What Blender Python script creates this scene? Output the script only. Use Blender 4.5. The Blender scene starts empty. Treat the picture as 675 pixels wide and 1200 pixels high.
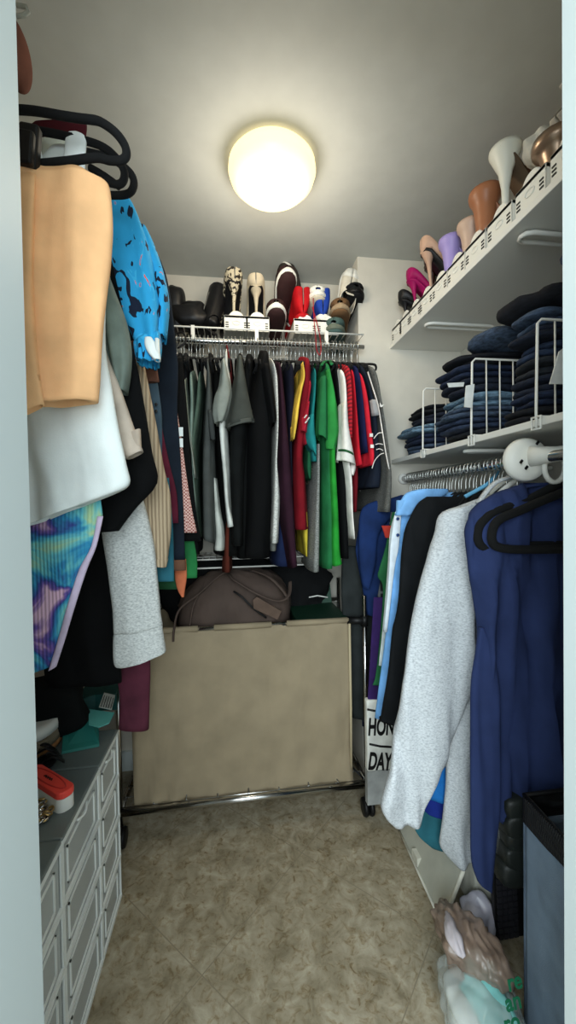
import bpy, math, random
from mathutils import Vector, Matrix, noise
random.seed(7)
C = bpy.context.scene.collection
PI = math.pi
R = math.radians
# ------------------------------------------------------------------ camera
F_PX = 470.0
CAM_Z = 1.22
PSI, TH, ROLL = R(8.04), R(1.1), R(0.9)
Fv = Vector((math.sin(PSI)*math.cos(TH), math.cos(PSI)*math.cos(TH), -math.sin(TH)))
R0 = Vector((math.cos(PSI), -math.sin(PSI), 0))
U0 = R0.cross(Fv)
Rv = (R0*math.cos(ROLL) - U0*math.sin(ROLL)).normalized()
Uv = (U0*math.cos(ROLL) + R0*math.sin(ROLL)).normalized()
CAM = Vector((0, 0, CAM_Z))
cd = bpy.data.cameras.new('camera'); cam = bpy.data.objects.new('camera', cd); C.objects.link(cam)
cam.matrix_world = Matrix(((Rv.x, Uv.x, -Fv.x, CAM.x), (Rv.y, Uv.y, -Fv.y, CAM.y), (Rv.z, Uv.z, -Fv.z, CAM.z), (0, 0, 0, 1)))
cd.sensor_fit = 'VERTICAL'; cd.sensor_height = 36; cd.lens = 36*F_PX/1200; cd.clip_start = .02
bpy.context.scene.camera = cam
def ray(px, py): return Fv + Rv*((px-337.5)/F_PX) + Uv*((600-py)/F_PX)
def P(px, py, Y): d = ray(px, py); return CAM + d*(Y/d.y)
def PX(px, py, X): d = ray(px, py); return CAM + d*(X/d.x)
def PZ(px, py, Z): d = ray(px, py); return CAM + d*((Z-CAM_Z)/d.z)
# ------------------------------------------------------------------ world and light
def lin(c):
    return tuple((v/255/12.92 if v/255 <= .04045 else ((v/255+.055)/1.055)**2.4) for v in c)
w = bpy.data.worlds.new('daylight'); bpy.context.scene.world = w; w.use_nodes = True
bg = w.node_tree.nodes['Background']; bg.inputs[0].default_value = (.80, .93, 1.0, 1); bg.inputs[1].default_value = 0.7
def area(name, loc, rot, sx, sy, power, col):
    l = bpy.data.lights.new(name, 'AREA'); l.shape = 'RECTANGLE'; l.size = sx; l.size_y = sy; l.energy = power; l.color = col
    o = bpy.data.objects.new(name, l); C.objects.link(o); o.location = loc; o.rotation_euler = rot; return o
area('added_daylight', (-.30, -1.05, 1.55), (R(84), 0, R(-9)), 1.5, 1.3, 50, (.86, .96, 1.0))  # added area light behind the camera, standing in for unseen daylight
vs = bpy.context.scene.view_settings
vs.view_transform = 'Standard'; vs.look = 'None'; vs.gamma = 1; vs.exposure = 0.6; vs.use_curve_mapping = False
# ------------------------------------------------------------------ materials
MATS = {}
def nt(m): return m.node_tree.nodes, m.node_tree.links
def mat(key, col, rough=.85, metal=0., wrinkle=0., kind='plain', cols=None, scale=1., bump=.15, spec=.3, trans=0., alpha=1., var=.12, emit=None):
    if key in MATS: return MATS[key]
    m = bpy.data.materials.new(key); m.use_nodes = True; n, l = nt(m)
    b = n['Principled BSDF']; b.inputs['Roughness'].default_value = rough; b.inputs['Metallic'].default_value = metal
    b.inputs['Specular IOR Level'].default_value = spec
    if trans: b.inputs['Transmission Weight'].default_value = trans
    if alpha < 1: b.inputs['Alpha'].default_value = alpha
    c = lin(col)
    tc = n.new('ShaderNodeTexCoord'); O = tc.outputs['Object']
    def ns(sc, det=3, dist=0., vec=O):
        t = n.new('ShaderNodeTexNoise'); t.inputs['Scale'].default_value = sc; t.inputs['Detail'].default_value = det
        t.inputs['Distortion'].default_value = dist; l.new(vec, t.inputs['Vector']); return t.outputs['Fac']
    def ramp(fac, stops, const=False):
        r = n.new('ShaderNodeValToRGB'); r.color_ramp.interpolation = 'CONSTANT' if const else 'LINEAR'
        e = r.color_ramp.elements
        while len(e) < len(stops): e.new(.5)
        for i, (p, cc) in enumerate(stops): e[i].position = p; e[i].color = (*lin(cc), 1)
        l.new(fac, r.inputs[0]); return r.outputs[0]
    def mapping(s):
        mp = n.new('ShaderNodeMapping'); mp.inputs['Scale'].default_value = s; l.new(O, mp.inputs[0]); return mp.outputs[0]
    def wave(sc, d='X', dist=0., prof='SIN', vec=O):
        t = n.new('ShaderNodeTexWave'); t.bands_direction = d; t.wave_profile = prof; t.inputs['Scale'].default_value = sc
        t.inputs['Distortion'].default_value = dist; l.new(vec, t.inputs['Vector']); return t.outputs['Fac']
    out = None; bmp = None
    dk = tuple(v*(1-var) for v in col); br = tuple(min(255, v*(1+var)) for v in col)
    if kind == 'plain': out = ramp(ns(14*scale), [(.3, dk), (.7, br)]); bmp = ns(420*scale, 2)
    elif kind == 'flat': b.inputs['Base Color'].default_value = (*c, 1)
    elif kind == 'heather':
        out = ramp(ns(1, 4, 0, mapping((160*scale, 160*scale, 320*scale))), [(.3, cols[0]), (.5, col), (.7, cols[1])]); bmp = ns(300, 2)
    elif kind == 'rib':
        f = wave(scale, cols[1] if len(cols) > 1 else 'X', .6); out = ramp(f, [(0, cols[0]), (.6, col)]); bmp = f
    elif kind == 'stripe':
        out = ramp(wave(scale, 'Z', 0), cols, True); bmp = ns(300, 2)
    elif kind == 'gingham':
        t = n.new('ShaderNodeTexChecker'); t.inputs['Scale'].default_value = scale; l.new(O, t.inputs['Vector'])
        t.inputs['Color1'].default_value = (*c, 1); t.inputs['Color2'].default_value = (*lin(cols[0]), 1); out = t.outputs['Color']
    elif kind == 'ramp':
        out = ramp(ns(scale, 4, .8), cols); bmp = wave(45, 'X')
    elif kind == 'print':
        v = ns(1, 1, 2.2, mapping((26*scale, 26*scale, 13*scale))); out = ramp(v, cols, True); bmp = ns(300, 2)
    elif kind == 'snake':
        t = n.new('ShaderNodeTexNoise'); t.inputs['Scale'].default_value = scale; t.inputs['Detail'].default_value = 1; l.new(O, t.inputs['Vector'])
        out = ramp(t.outputs['Fac'], [(0, col), (.52, cols[0])], True)
    elif kind == 'plaid':
        a = wave(6, 'X'); d2 = wave(6, 'Z'); mx = n.new('ShaderNodeMath'); mx.operation = 'MAXIMUM'; l.new(a, mx.inputs[0]); l.new(d2, mx.inputs[1])
        out = ramp(mx.outputs[0], [(0, col), (.93, cols[0])], True)
    elif kind == 'denim':
        out = ramp(ns(1, 4, 0, mapping((60, 60, 220))), [(.3, dk), (.7, br)]); bmp = ns(260, 3)
    if out is not None: l.new(out, b.inputs['Base Color'])
    if bmp is not None and bump:
        bn = n.new('ShaderNodeBump'); bn.inputs['Strength'].default_value = bump; bn.inputs['Distance'].default_value = .002
        l.new(bmp, bn.inputs['Height']); l.new(bn.outputs[0], b.inputs['Normal'])
        if wrinkle:
            b2 = n.new('ShaderNodeBump'); b2.inputs['Strength'].default_value = wrinkle; b2.inputs['Distance'].default_value = .03
            l.new(ns(1, 1.5, .7, mapping((9, 9, 3.4))), b2.inputs['Height']); l.new(b2.outputs[0], bn.inputs['Normal'])
    if emit: b.inputs['Emission Color'].default_value = (*emit[0], 1); b.inputs['Emission Strength'].default_value = emit[1]
    MATS[key] = m; return m
def fab(col, key=None, **k):
    k.setdefault('spec', .12); k.setdefault('wrinkle', .55)
    return mat(key or 'cloth_%d_%d_%d' % tuple(col), col, **k)
WALL = mat('wall_paint', (212, 208, 196), .8, var=.015, bump=.04)
CEIL = mat('ceiling_paint', (190, 194, 190), .7, var=.015, bump=.05)
JAMB = mat('jamb_paint', (204, 214, 213), .5, kind='flat')
WHITE = mat('white_laminate', (226, 226, 220), .45, kind='flat')
WIRE = mat('white_vinyl_wire', (225, 225, 218), .4, kind='flat')
PLA = mat('white_plastic', (228, 228, 220), .4, kind='flat')
CHROME = mat('chrome', (200, 200, 198), .18, 1., kind='flat')
STEEL = mat('hook_steel', (190, 192, 188), .28, 1., kind='flat')
BLKP = mat('black_plastic', (14, 14, 15), .5, kind='flat')
VELVET = mat('black_velvet', (15, 16, 17), .95, bump=.3)
# ------------------------------------------------------------------ objects
OFF = {}
def off(o):
    v = Vector((0, 0, 0))
    while o is not None: v += OFF.get(o.name, Vector((0, 0, 0))); o = o.parent
    return v
def props(o, label=None, cat=None, group=None, kind=None):
    for k, v in (('label', label), ('category', cat), ('group', group), ('kind', kind)):
        if v: o[k] = v
    return o
def obj(name, vf, m, parent=None, smooth=True, label=None, cat=None, group=None, kind=None, mods=()):
    verts, faces = vf; verts = [Vector(v) for v in verts]
    if parent is None:
        xs = [v.x for v in verts]; ys = [v.y for v in verts]; o0 = Vector(((min(xs)+max(xs))/2, (min(ys)+max(ys))/2, min(v.z for v in verts)))
    else: o0 = off(parent)
    me = bpy.data.meshes.new(name); me.from_pydata([v-o0 for v in verts], [], faces); me.update()
    if smooth: me.polygons.foreach_set('use_smooth', [True]*len(me.polygons))
    for mm in (m if isinstance(m, (list, tuple)) else [m]): me.materials.append(mm)
    o = bpy.data.objects.new(name, me); C.objects.link(o)
    if parent is None: o.location = o0; OFF[o.name] = o0.copy()
    else: o.parent = parent
    for kind_, kw in mods:
        md = o.modifiers.new(kind_.lower(), kind_)
        for k, v in kw.items(): setattr(md, k, v)
    return props(o, label, cat, group, kind)
def empty(name, loc, label, cat, group=None):
    o = bpy.data.objects.new(name, None); C.objects.link(o); o.location = loc; OFF[o.name] = Vector(loc); o.empty_display_size = .05
    return props(o, label, cat, group)
def copy_tree(o, loc, rot=None, label=None, parent=None):
    c = o.copy(); C.objects.link(c)
    if parent is None:
        c.location = loc
        if rot is not None: c.rotation_euler = rot
        if label: c['label'] = label
    else: c.parent = parent
    for ch in list(o.children): copy_tree(ch, None, None, None, c)
    return c
def join(*vfs):
    V, Fc = [], []
    for v, f in vfs:
        k = len(V); V += list(v); Fc += [tuple(i+k for i in q) for q in f]
    return V, Fc
def box(x0, x1, y0, y1, z0, z1):
    return ([(x, y, z) for z in (z0, z1) for x, y in ((x0, y0), (x1, y0), (x1, y1), (x0, y1))],
            [(3, 2, 1, 0), (4, 5, 6, 7), (0, 1, 5, 4), (1, 2, 6, 5), (2, 3, 7, 6), (3, 0, 4, 7)])
def tf(vf, M): return [M @ Vector(v) for v in vf[0]], vf[1]
def tube(pts, r, n=8, closed=False, flat=1.0):
    pts = [Vector(p) for p in pts]; V, Fc = [], []; N = len(pts)
    up = Vector((0, 0, 1)); prev = None
    for i, p in enumerate(pts):
        t = (pts[(i+1) % N]-pts[i-1]) if closed else (pts[min(i+1, N-1)]-pts[max(i-1, 0)])
        t.normalize()
        a = prev - t*prev.dot(t) if prev is not None else (up if abs(t.z) < .9 else Vector((1, 0, 0))).cross(t)
        a.normalize(); prev = a; b = t.cross(a); rr = r[i] if isinstance(r, (list, tuple)) else r
        for k in range(n): V.append(p + a*rr*math.cos(2*PI*k/n) + b*rr*flat*math.sin(2*PI*k/n))
    for i in range(N if closed else N-1):
        j = (i+1) % N
        for k in range(n): Fc.append((i*n+k, i*n+(k+1) % n, j*n+(k+1) % n, j*n+k))
    if not closed: Fc += [tuple(range(n-1, -1, -1)), tuple((N-1)*n+k for k in range(n))]
    return V, Fc
def smooth_path(pts, k=6):
    pts = [Vector(p) for p in pts]; out = []
    for i in range(len(pts)-1):
        a = pts[max(i-1, 0)]; b = pts[i]; c = pts[i+1]; d = pts[min(i+2, len(pts)-1)]
        for j in range(k):
            t = j/k
            out.append(.5*((2*b)+(c-a)*t+(2*a-5*b+4*c-d)*t*t+(3*b-a-3*c+d)*t*t*t))
    return out+[pts[-1]]
def lathe(prof, n=24, c=(0, 0, 0)):
    V, Fc = [], []
    for r, z in prof:
        for k in range(n): V.append((c[0]+r*math.cos(2*PI*k/n), c[1]+r*math.sin(2*PI*k/n), c[2]+z))
    for i in range(len(prof)-1):
        for k in range(n): Fc.append((i*n+k, i*n+(k+1) % n, (i+1)*n+(k+1) % n, (i+1)*n+k))
    Fc += [tuple(range(n-1, -1, -1)), tuple((len(prof)-1)*n+k for k in range(n))]
    return V, Fc
def prism(poly, d0, d1):   # polygon of 3-D points swept from +d0 to +d1
    n = len(poly); V = [Vector(p)+Vector(d0) for p in poly]+[Vector(p)+Vector(d1) for p in poly]
    return V, [tuple(range(n-1, -1, -1)), tuple(range(n, 2*n))]+[(i, (i+1) % n, (i+1) % n+n, i+n) for i in range(n)]
def blob(c, rx, ry, rz, amp=.1, fr=8, seed=0, e=2., nu=36, nv=22, zmin=None, ridge=0.):
    V, Fc = [], []; c = Vector(c)
    sp = lambda v, q: math.copysign(abs(v)**q, v)
    for i in range(nv+1):
        ph = -PI/2+PI*i/nv
        for k in range(nu):
            t = 2*PI*k/nu
            d = Vector((sp(math.cos(ph), 2/e)*sp(math.cos(t), 2/e)*rx, sp(math.cos(ph), 2/e)*sp(math.sin(t), 2/e)*ry, sp(math.sin(ph), 2/e)*rz))
            q = (c+d)*fr+Vector((seed*7.3, seed*3.1, 0))
            s = 1+amp*noise.noise(q)+amp*.5*noise.noise(q*2.3) + ridge*(abs(noise.noise(q*1.7))-.25)
            p = c+d*s
            if zmin is not None: p.z = max(p.z, zmin+.0005*(i % 3))
            V.append(p)
    for i in range(nv):
        for k in range(nu): Fc.append((i*nu+k, i*nu+(k+1) % nu, (i+1)*nu+(k+1) % nu, (i+1)*nu+k))
    return V, Fc
def catrom(a, b, c, d, t): return .5*((2*b)+(c-a)*t+(2*a-5*b+4*c-d)*t*t+(3*b-a-3*c+d)*t*t*t)
def loft(rows, n=44, sub=4, e=2.6, fold=.008, fq=9., seed=0., ax='x', hollow=True, ends=(True, True), wrinkle=.0):
    """rows of (A, B, T, M): left point, right point, half-thickness vector, extra centre offset"""
    lv = []
    N = len(rows)
    for i in range(N-1):
        q = [rows[max(i-1, 0)], rows[i], rows[i+1], rows[min(i+2, N-1)]]
        for j in range(sub):
            lv.append(tuple(catrom(q[0][k], q[1][k], q[2][k], q[3][k], j/sub) for k in range(4)))
    lv.append(rows[-1])
    V, Fc = [], []; L = len(lv)
    def ring(r, v, s=1., dz=0.):
        A, B, T, M = r; mid = (A+B)/2+M; h = (B-A)/2*s; T = T*s
        Tn = T.normalized() if T.length > 1e-6 else Vector((0, 1, 0)); hn = h.normalized() if h.length > 1e-6 else Vector((1, 0, 0))
        for k in range(n):
            t = 2*PI*k/n; ct, st = math.cos(t), math.sin(t)
            p = mid + h*math.copysign(abs(ct)**(2/e), ct) + T*math.copysign(abs(st)**(2/e), st)
            am = fold*(.35+.95*v)
            if ax == 'x': sc = p.x; dr = Tn
            else: sc = p.y; dr = hn
            f = noise.noise(Vector((sc*fq, p.z*1.3+seed, seed*3.7)))*1.5+.6*noise.noise(Vector((sc*fq*2.4, p.z*2.6, seed*5.1+9)))
            if ax == 'x': f += 1.5*(.22-abs(noise.noise(Vector((sc*fq*1.1+p.z*2.2, p.z*1.6-sc*2, seed*2.9+3))))) + .35*noise.noise(Vector((sc*fq*2, p.z*9, seed+7)))
            p = p+dr*f*am
            if wrinkle: p += (Tn if ax == 'x' else hn)*wrinkle*noise.noise(Vector((sc*16, p.z*22, seed+4+k*.02)))
            p.z += dz
            V.append(p)
    if ends[0]: ring(lv[0], 0, .25)
    for i, r in enumerate(lv): ring(r, i/(L-1))
    if hollow: ring(lv[-1], 1, .8, .0); ring(lv[-1], 1, .72, .05)
    m = len(V)//n
    for i in range(m-1):
        for k in range(n): Fc.append((i*n+k, (i+1)*n+k, (i+1)*n+(k+1) % n, i*n+(k+1) % n))
    Fc += [tuple(range(n)), tuple((m-1)*n+k for k in range(n-1, -1, -1))]
    return V, Fc
def prow(r, Y):
    if len(r) == 3: return P(r[1], r[0], Y), P(r[2], r[0], Y)
    return P(r[0], r[1], Y), P(r[2], r[3], Y)
def facing(rows, Y, th=.03, top=.5, **k):      # garment whose flat side looks towards the door; hangs on a side rod
    R_ = []
    for i, r in enumerate(rows):
        A, B = prow(r, Y); s = top+(1-top)*min(1, i/1.5)
        A.x = max(A.x, LX+.03); B.x = min(B.x, RX-.03)
        R_.append((A, B, Vector((0, th*s, 0)), Vector((0, 0, 0))))
    return loft(R_, **k)
def edge_on(rows, Y, dep=.42, cap=.07, **k):    # garment seen from its sleeve edge; hangs on the back rod
    R_ = []
    A, B = prow(rows[0], Y); z = Vector((0, 0, 1))
    if cap:
        m = (A+B)/2
        R_.append((m*.6+A*.4+z*cap, m*.6+B*.4+z*cap, Vector((0, .05, 0)), Vector((0, dep*.5, 0))))
        R_.append((m*.3+A*.7+z*cap*.6, m*.3+B*.7+z*cap*.6, Vector((0, dep*.3, 0)), Vector((0, dep*.5, 0))))
    for r in rows:
        A, B = prow(r, Y); R_.append((A, B, Vector((0, dep/2, 0)), Vector((0, dep/2, 0))))
    k.setdefault('ax', 'y'); k.setdefault('e', 3.2); k.setdefault('fold', .006)
    return loft(R_, **k)
# ------------------------------------------------------------------ room
CEILZ, BACK, BUMP, BX, RX, LX, FY = 2.29, 1.93, 1.70, .562, 1.04, -.76, .45
def floor_mat():
    m = bpy.data.materials.new('marble_tile'); m.use_nodes = True; n, l = nt(m); b = n['Principled BSDF']
    b.inputs['Roughness'].default_value = .38
    tc = n.new('ShaderNodeTexCoord'); O = tc.outputs['Object']
    def ns(sc, det, dist):
        t = n.new('ShaderNodeTexNoise'); t.inputs['Scale'].default_value = sc; t.inputs['Detail'].default_value = det; t.inputs['Roughness'].default_value = .65
        t.inputs['Distortion'].default_value = dist; l.new(O, t.inputs['Vector']); return t.outputs['Fac']
    def rp(fac, st):
        r = n.new('ShaderNodeValToRGB'); e = r.color_ramp.elements
        while len(e) < len(st): e.new(.5)
        for i, (p, c) in enumerate(st): e[i].position = p; e[i].color = (*lin(c), 1)
        l.new(fac, r.inputs[0]); return r.outputs[0]
    a = rp(ns(14, 9, .8), [(.32, (124, 114, 92)), (.46, (150, 140, 117)), (.56, (164, 154, 132)), (.7, (184, 176, 154))])
    c = rp(ns(38, 6, 1.4), [(.5, (255, 255, 255)), (.62, (226, 216, 200)), (.70, (178, 160, 136))])
    mx = n.new('ShaderNodeMix'); mx.data_type = 'RGBA'; mx.blend_type = 'MULTIPLY'; mx.inputs[0].default_value = 1
    l.new(a, mx.inputs[6]); l.new(c, mx.inputs[7])
    sx = n.new('ShaderNodeSeparateXYZ'); l.new(O, sx.inputs[0])
    def math_(op, x, y):
        q = n.new('ShaderNodeMath'); q.operation = op
        for i, v in enumerate((x, y)):
            if isinstance(v, (int, float)): q.inputs[i].default_value = v
            else: l.new(v, q.inputs[i])
        return q.outputs[0]
    T = .64
    def line(v, o_):
        q = math_('ABSOLUTE', math_('SUBTRACT', math_('FRACT', math_('DIVIDE', math_('SUBTRACT', v, o_-T*20.5), T), 0), .5), 0)
        return math_('LESS_THAN', q, .0032)
    g = math_('MAXIMUM', line(math_('ADD', sx.outputs[0], sx.outputs[1]), .945), line(math_('SUBTRACT', sx.outputs[0], sx.outputs[1]), -.50))
    m2 = n.new('ShaderNodeMix'); m2.data_type = 'RGBA'; l.new(g, m2.inputs[0]); l.new(mx.outputs[2], m2.inputs[6]); m2.inputs[7].default_value = (*lin((134, 124, 103)), 1)
    l.new(m2.outputs[2], b.inputs['Base Color'])
    return m
def struct(name, vf, m): return obj(name, vf, m, smooth=False, kind='structure')
fl = obj('floor', box(0, 2.2, 0, 3.3, -.05, 0), floor_mat(), smooth=False, kind='structure')
# keep the tile pattern in room coordinates
for v in fl.data.vertices: v.co += Vector((fl.location.x-1.1, fl.location.y-1.3, fl.location.z))
fl.location = (0, 0, 0)
struct('ceiling', box(LX-.1, RX+.1, FY-.12, BACK+.1, CEILZ, CEILZ+.08), CEIL)
struct('wall_back', box(LX-.1, BX+.1, BACK, BACK+.1, 0, CEILZ), WALL)
struct('wall_back_return', join(box(BX, RX+.1, BUMP, BACK+.1, 0, CEILZ)), WALL)
struct('wall_left', box(LX-.1, LX, FY, BACK, 0, CEILZ), WALL)
struct('wall_right', box(RX, RX+.1, FY, BUMP, 0, CEILZ), WALL)
JL, JR = -.221, .440
struct('wall_front', join(box(LX-.1, JL-.06, FY-.22, FY, 0, CEILZ), box(JR+.06, RX+.1, FY-.22, FY, 0, CEILZ), box(JL-.06, JR+.06, FY-.22, FY, 2.06, CEILZ)), WALL)
struct('trim_left', join(box(JL-.06, JL, FY-.24, FY+.03, 0, 2.0)), JAMB)
struct('trim_right', join(box(JR, JR+.06, FY-.24, FY+.03, 0, 2.0)), JAMB)
struct('trim_top', box(JL-.06, JR+.06, FY-.24, FY+.03, 2.0, 2.06), JAMB)
struct('baseboard_back', box(LX, BX, BACK-.012, BACK, 0, .09), JAMB)
# ceiling lamp
lc = PZ(319, 203, CEILZ-.03)
lamp = empty('ceiling_lamp', (lc.x, lc.y, CEILZ), 'round frosted flush ceiling lamp glowing warm yellow on the ceiling', 'ceiling lamp')
prof = [(.125, 0), (.135, -.012), (.137, -.03), (.130, -.052), (.110, -.072), (.08, -.086), (.04, -.094), (.002, -.096)]
DOME = mat('opal_glass', (255, 240, 190), .3, kind='flat', emit=((1.0, .78, .42), .84))
obj('lamp_shade', lathe(prof, 48, (lc.x, lc.y, CEILZ)), DOME, lamp)
obj('lamp_base', lathe([(.08, 0), (.08, -.004), (.075, -.006)], 32, (lc.x, lc.y, CEILZ+.0)), WHITE, lamp)
pl = bpy.data.lights.new('lamp_bulb', 'POINT'); pl.energy = 4.2; pl.color = (1.0, .88, .72); pl.shadow_soft_size = .1
plo = bpy.data.objects.new('lamp_bulb', pl); C.objects.link(plo); plo.location = (lc.x, lc.y, CEILZ-.205)
# ------------------------------------------------------------------ solid shelves and right rod
SX = .705
def bracket(Y, z, sh):
    pts = [(SX+.05, Y-.018, z), (SX+.28, Y-.018, z), (SX+.30, Y-.012, z), (SX+.305, Y, z), (SX+.30, Y+.012, z), (SX+.28, Y+.018, z), (SX+.05, Y+.018, z), (SX+.035, Y+.012, z), (SX+.03, Y, z), (SX+.035, Y-.012, z)]
    obj('bracket', tube(pts, .006, 8, True), WIRE, sh)
sh = empty('shelf', (SX, 1.08, 1.897), 'upper white solid shelf carrying heeled shoes along the side wall', 'shelf')
obj('board', box(SX, RX, FY+.02, BUMP, 1.897, 1.915), WHITE, sh, smooth=False, mods=[('BEVEL', dict(width=.002, segments=2))])
bracket(1.43, 1.885, sh); bracket(.93, 1.885, sh)
sh = empty('shelf', (SX, 1.08, 1.39), 'lower white solid shelf piled with folded jeans above the rod', 'shelf')
obj('board', box(SX, RX, FY+.02, BUMP, 1.391, 1.409), WHITE, sh, smooth=False, mods=[('BEVEL', dict(width=.002, segments=2))])
bracket(1.18, 1.379, sh)
RODX, RODZ = .76, 1.325
rod = empty('closet_rod', (RODX, 1.1, RODZ), 'chrome closet rod under the lower jeans shelf on the side wall', 'rod')
obj('rail', tube([(RODX, FY+.02, RODZ), (RODX, BUMP, RODZ)], .013, 16), CHROME, rod)
obj('rod_socket', tube([(RODX, BUMP-.012, RODZ), (RODX, BUMP, RODZ)], .024, 20), WHITE, rod)
# white disk and loop on the rod
dv = empty('rod_divider', (RODX, .9, RODZ), 'white round plastic divider disk with a loop handle on the chrome rod', 'rod divider')
dc = P(616, 539, .92); Mx = Matrix.Translation(dc) @ Matrix.Rotation(R(90), 4, 'X') @ Matrix.Rotation(R(-14), 4, 'Y')
obj('disk', tf(lathe([(.036, -.008), (.050, -.006), (.056, 0), (.050, .010), (.036, .016), (.015, .020)], 32), Mx), PLA, dv)
a = P(622, 535, .905); b_ = P(652, 532, .86)
obj('collar', tube([a, (a+b_)/2, b_, P(668, 530, .84)], [.026, .022, .018, .018], 18), PLA, dv)
cc = P(650, 548, .885)
obj('loop_handle', tube([(cc.x+.028*math.cos(t), cc.y, cc.z+.036*math.sin(t)) for t in [i*PI/10 for i in range(20)]], .0065, 10, True), PLA, dv)
for q, (x, y) in enumerate(((630, 519), (611, 541), (617, 548))):
    p = P(x, y, .895); obj('printed_mark', tf(box(-.003, .003, -.001, .001, -.005, .005), Matrix.Translation(p) @ Matrix.Rotation(R(40), 4, 'Y')), BLKP, dv, smooth=False)
# hangers on both rods -------------------------------------------------
def hook_pts(r=.02, ax='y'):
    pts = []
    for i in range(13):
        t = R(-70+i*21); pts.append((0, -r*math.cos(t) if False else r*math.cos(t), r*math.sin(t)))
    pts = [(p[0], p[1], p[2]) for p in pts]+[(0, -.004, -.028), (0, 0, -.045), (0, 0, -.075)]
    return pts
def make_hanger(label, m, group, hookm=STEEL, half=.2, rr=.0045, drop=0):   # shoulder bar runs along Y, hook ring around the rod at the origin
    t = empty('clothes_hanger', (0, 0, 0), label, 'hanger', group)
    obj('hook', tube(smooth_path(hook_pts(), 2), .0019, 6), hookm, t)
    obj('shoulder_bar', tube(smooth_path([(0, -half, -.155-drop), (0, -half*.93, -.137-drop), (0, -half*.5, -.105-drop*.6), (0, 0, -.075), (0, half*.5, -.105-drop*.6), (0, half*.93, -.137-drop), (0, half, -.155-drop)], 4), rr, 8), m, t)
    obj('trouser_bar', tube([(0, -half, -.158-drop), (0, 0, -.16-drop), (0, half, -.158-drop)], rr*.8, 8), m, t)
    return t
h0 = make_hanger('black velvet hanger with a thin silver hook packed on the back rod', VELVET, 'hangers packed along the back rod')
BRZ, BRY = 1.872, 1.63
xs = [-.26+i*.0152+random.uniform(-.003, .003) for i in range(53)]
for i, x in enumerate(xs):
    if i == 0: h0.location = (x, BRY, BRZ); h0.rotation_euler = (0, R(2), R(3))
    else: copy_tree(h0, (x, BRY, BRZ), (0, R(random.uniform(-4, 4)), R(random.uniform(-6, 6))))
h1 = make_hanger('slim hanger with a silver hook packed on the side rod', VELVET, 'hangers packed along the side rod', rr=.004, half=.13, drop=.05)
ys = [.96+i*.0198+random.uniform(-.004, .004) for i in range(35)]
for i, y in enumerate(ys):
    rot = (0, R(random.uniform(-3, 3)), R(90+random.uniform(-7, 7)))
    if i == 0: h1.location = (RODX, y, RODZ); h1.rotation_euler = rot
    else: copy_tree(h1, (RODX, y, RODZ), rot)
# ------------------------------------------------------------------ wire shelf on the back wall
def wire_shelf(label, x0, x1, yf, yb, z, lip, name='wire_shelf', sup=()):
    t = empty(name, ((x0+x1)/2, (yf+yb)/2, z), label, 'shelf')
    L = lambda y, zz, r: tube([(x0, y, zz), (x1, y, zz)], r, 8)
    obj('front_rail', join(L(yf, z, .0035), L(yf, z-lip, .0035)), WIRE, t)
    obj('back_rail', join(L(yb, z-.004, .003), L((yf+yb)/2, z-.006, .003)), WIRE, t)
    ws = []; x = x0+.01
    while x < x1: ws.append(tube([(x, yb, z), (x, yf+.001, z), (x, yf, z-.004)], .0014, 5)); x += .0262
    obj('cross_wires', join(*ws), WIRE, t)
    for s in sup: obj('support_clip', box(s-.007, s+.007, yf-.008, yf+.006, z-lip-.008, z+.004), WIRE, t, smooth=False)
    return t
bs = wire_shelf('white ventilated wire shelf on the back wall holding the row of shoes', LX, BX, 1.63, BACK-.01, 1.925, .045, sup=(P(226, 395, 1.62).x, P(301, 395, 1.62).x, P(383, 395, 1.62).x))
obj('hanging_rod', tube([(LX, BRY, BRZ), (BX, BRY, BRZ)], .009, 12), CHROME, bs)
wire_shelf('low white wire shelf behind the duffel bag beneath hanging clothes', LX, BX, 1.66, BACK-.01, 1.0, .035)
# left rod
rod = empty('closet_rod', (-.40, 1.1, 1.90), 'rod on the opposite side carrying the orange top and printed clothes', 'rod')
obj('rail', tube([(-.40, FY, 1.90), (-.40, 1.6, 1.90)], .013, 16), CHROME, rod)
# ================================================================== left rod clothes
CL = 'clothes hanging on the near side rod'
def garment(name, label, cat, vf, m, group=None):
    return obj(name, vf, m, label=label, cat=cat, group=group)
def part(name, vf, m, p, label=None, smooth=True): return obj(name, vf, m, p, smooth=smooth, label=label)
PEACH = fab((242, 190, 138), var=.05); WCL = fab((230, 238, 236), var=.03); PINKT = fab((205, 190, 215))
g = garment('orange_camisole', 'pale orange cotton top clipped to the nearest black hanger', 'top',
    facing([(201, 12, 100), (30, 206, 118, 212), (214, 0, 126), (232, 0, 129), (262, 2, 131), (300, 2, 129), (350, 4, 123), (400, 6, 118), (440, 8, 114), (8, 476, 111, 468)], .74, .026, fold=.016, fq=14, seed=1, wrinkle=.003), PEACH)
part('side_panel', facing([(205, 22, 42), (260, 22, 40), (340, 24, 38), (420, 26, 44), (24, 488, 52, 474)], .705, .01, fold=.005, seed=3), PEACH, g)
g = garment('white_shirt', 'white cotton shirt hanging between orange top and tie-dye skirt', 'shirt',
    facing([(175, 60, 90), (225, 20, 108), (300, 10, 122), (400, 12, 122), (450, 15, 130), (500, 18, 139), (545, 22, 149), (566, 26, 153), (27, 602, 140, 577), (28, 618, 100, 590)], .83, .028, fold=.014, fq=12, seed=5), WCL)
part('shoulder_strap', facing([(156, 80, 92), (165, 77, 102), (190, 75, 101), (212, 74, 101)], .80, .006, hollow=False), WCL, g)
part('shoulder_strap', facing([(155, 20, 38), (170, 20, 46), (200, 22, 52)], .80, .006, hollow=False), WCL, g)
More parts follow.
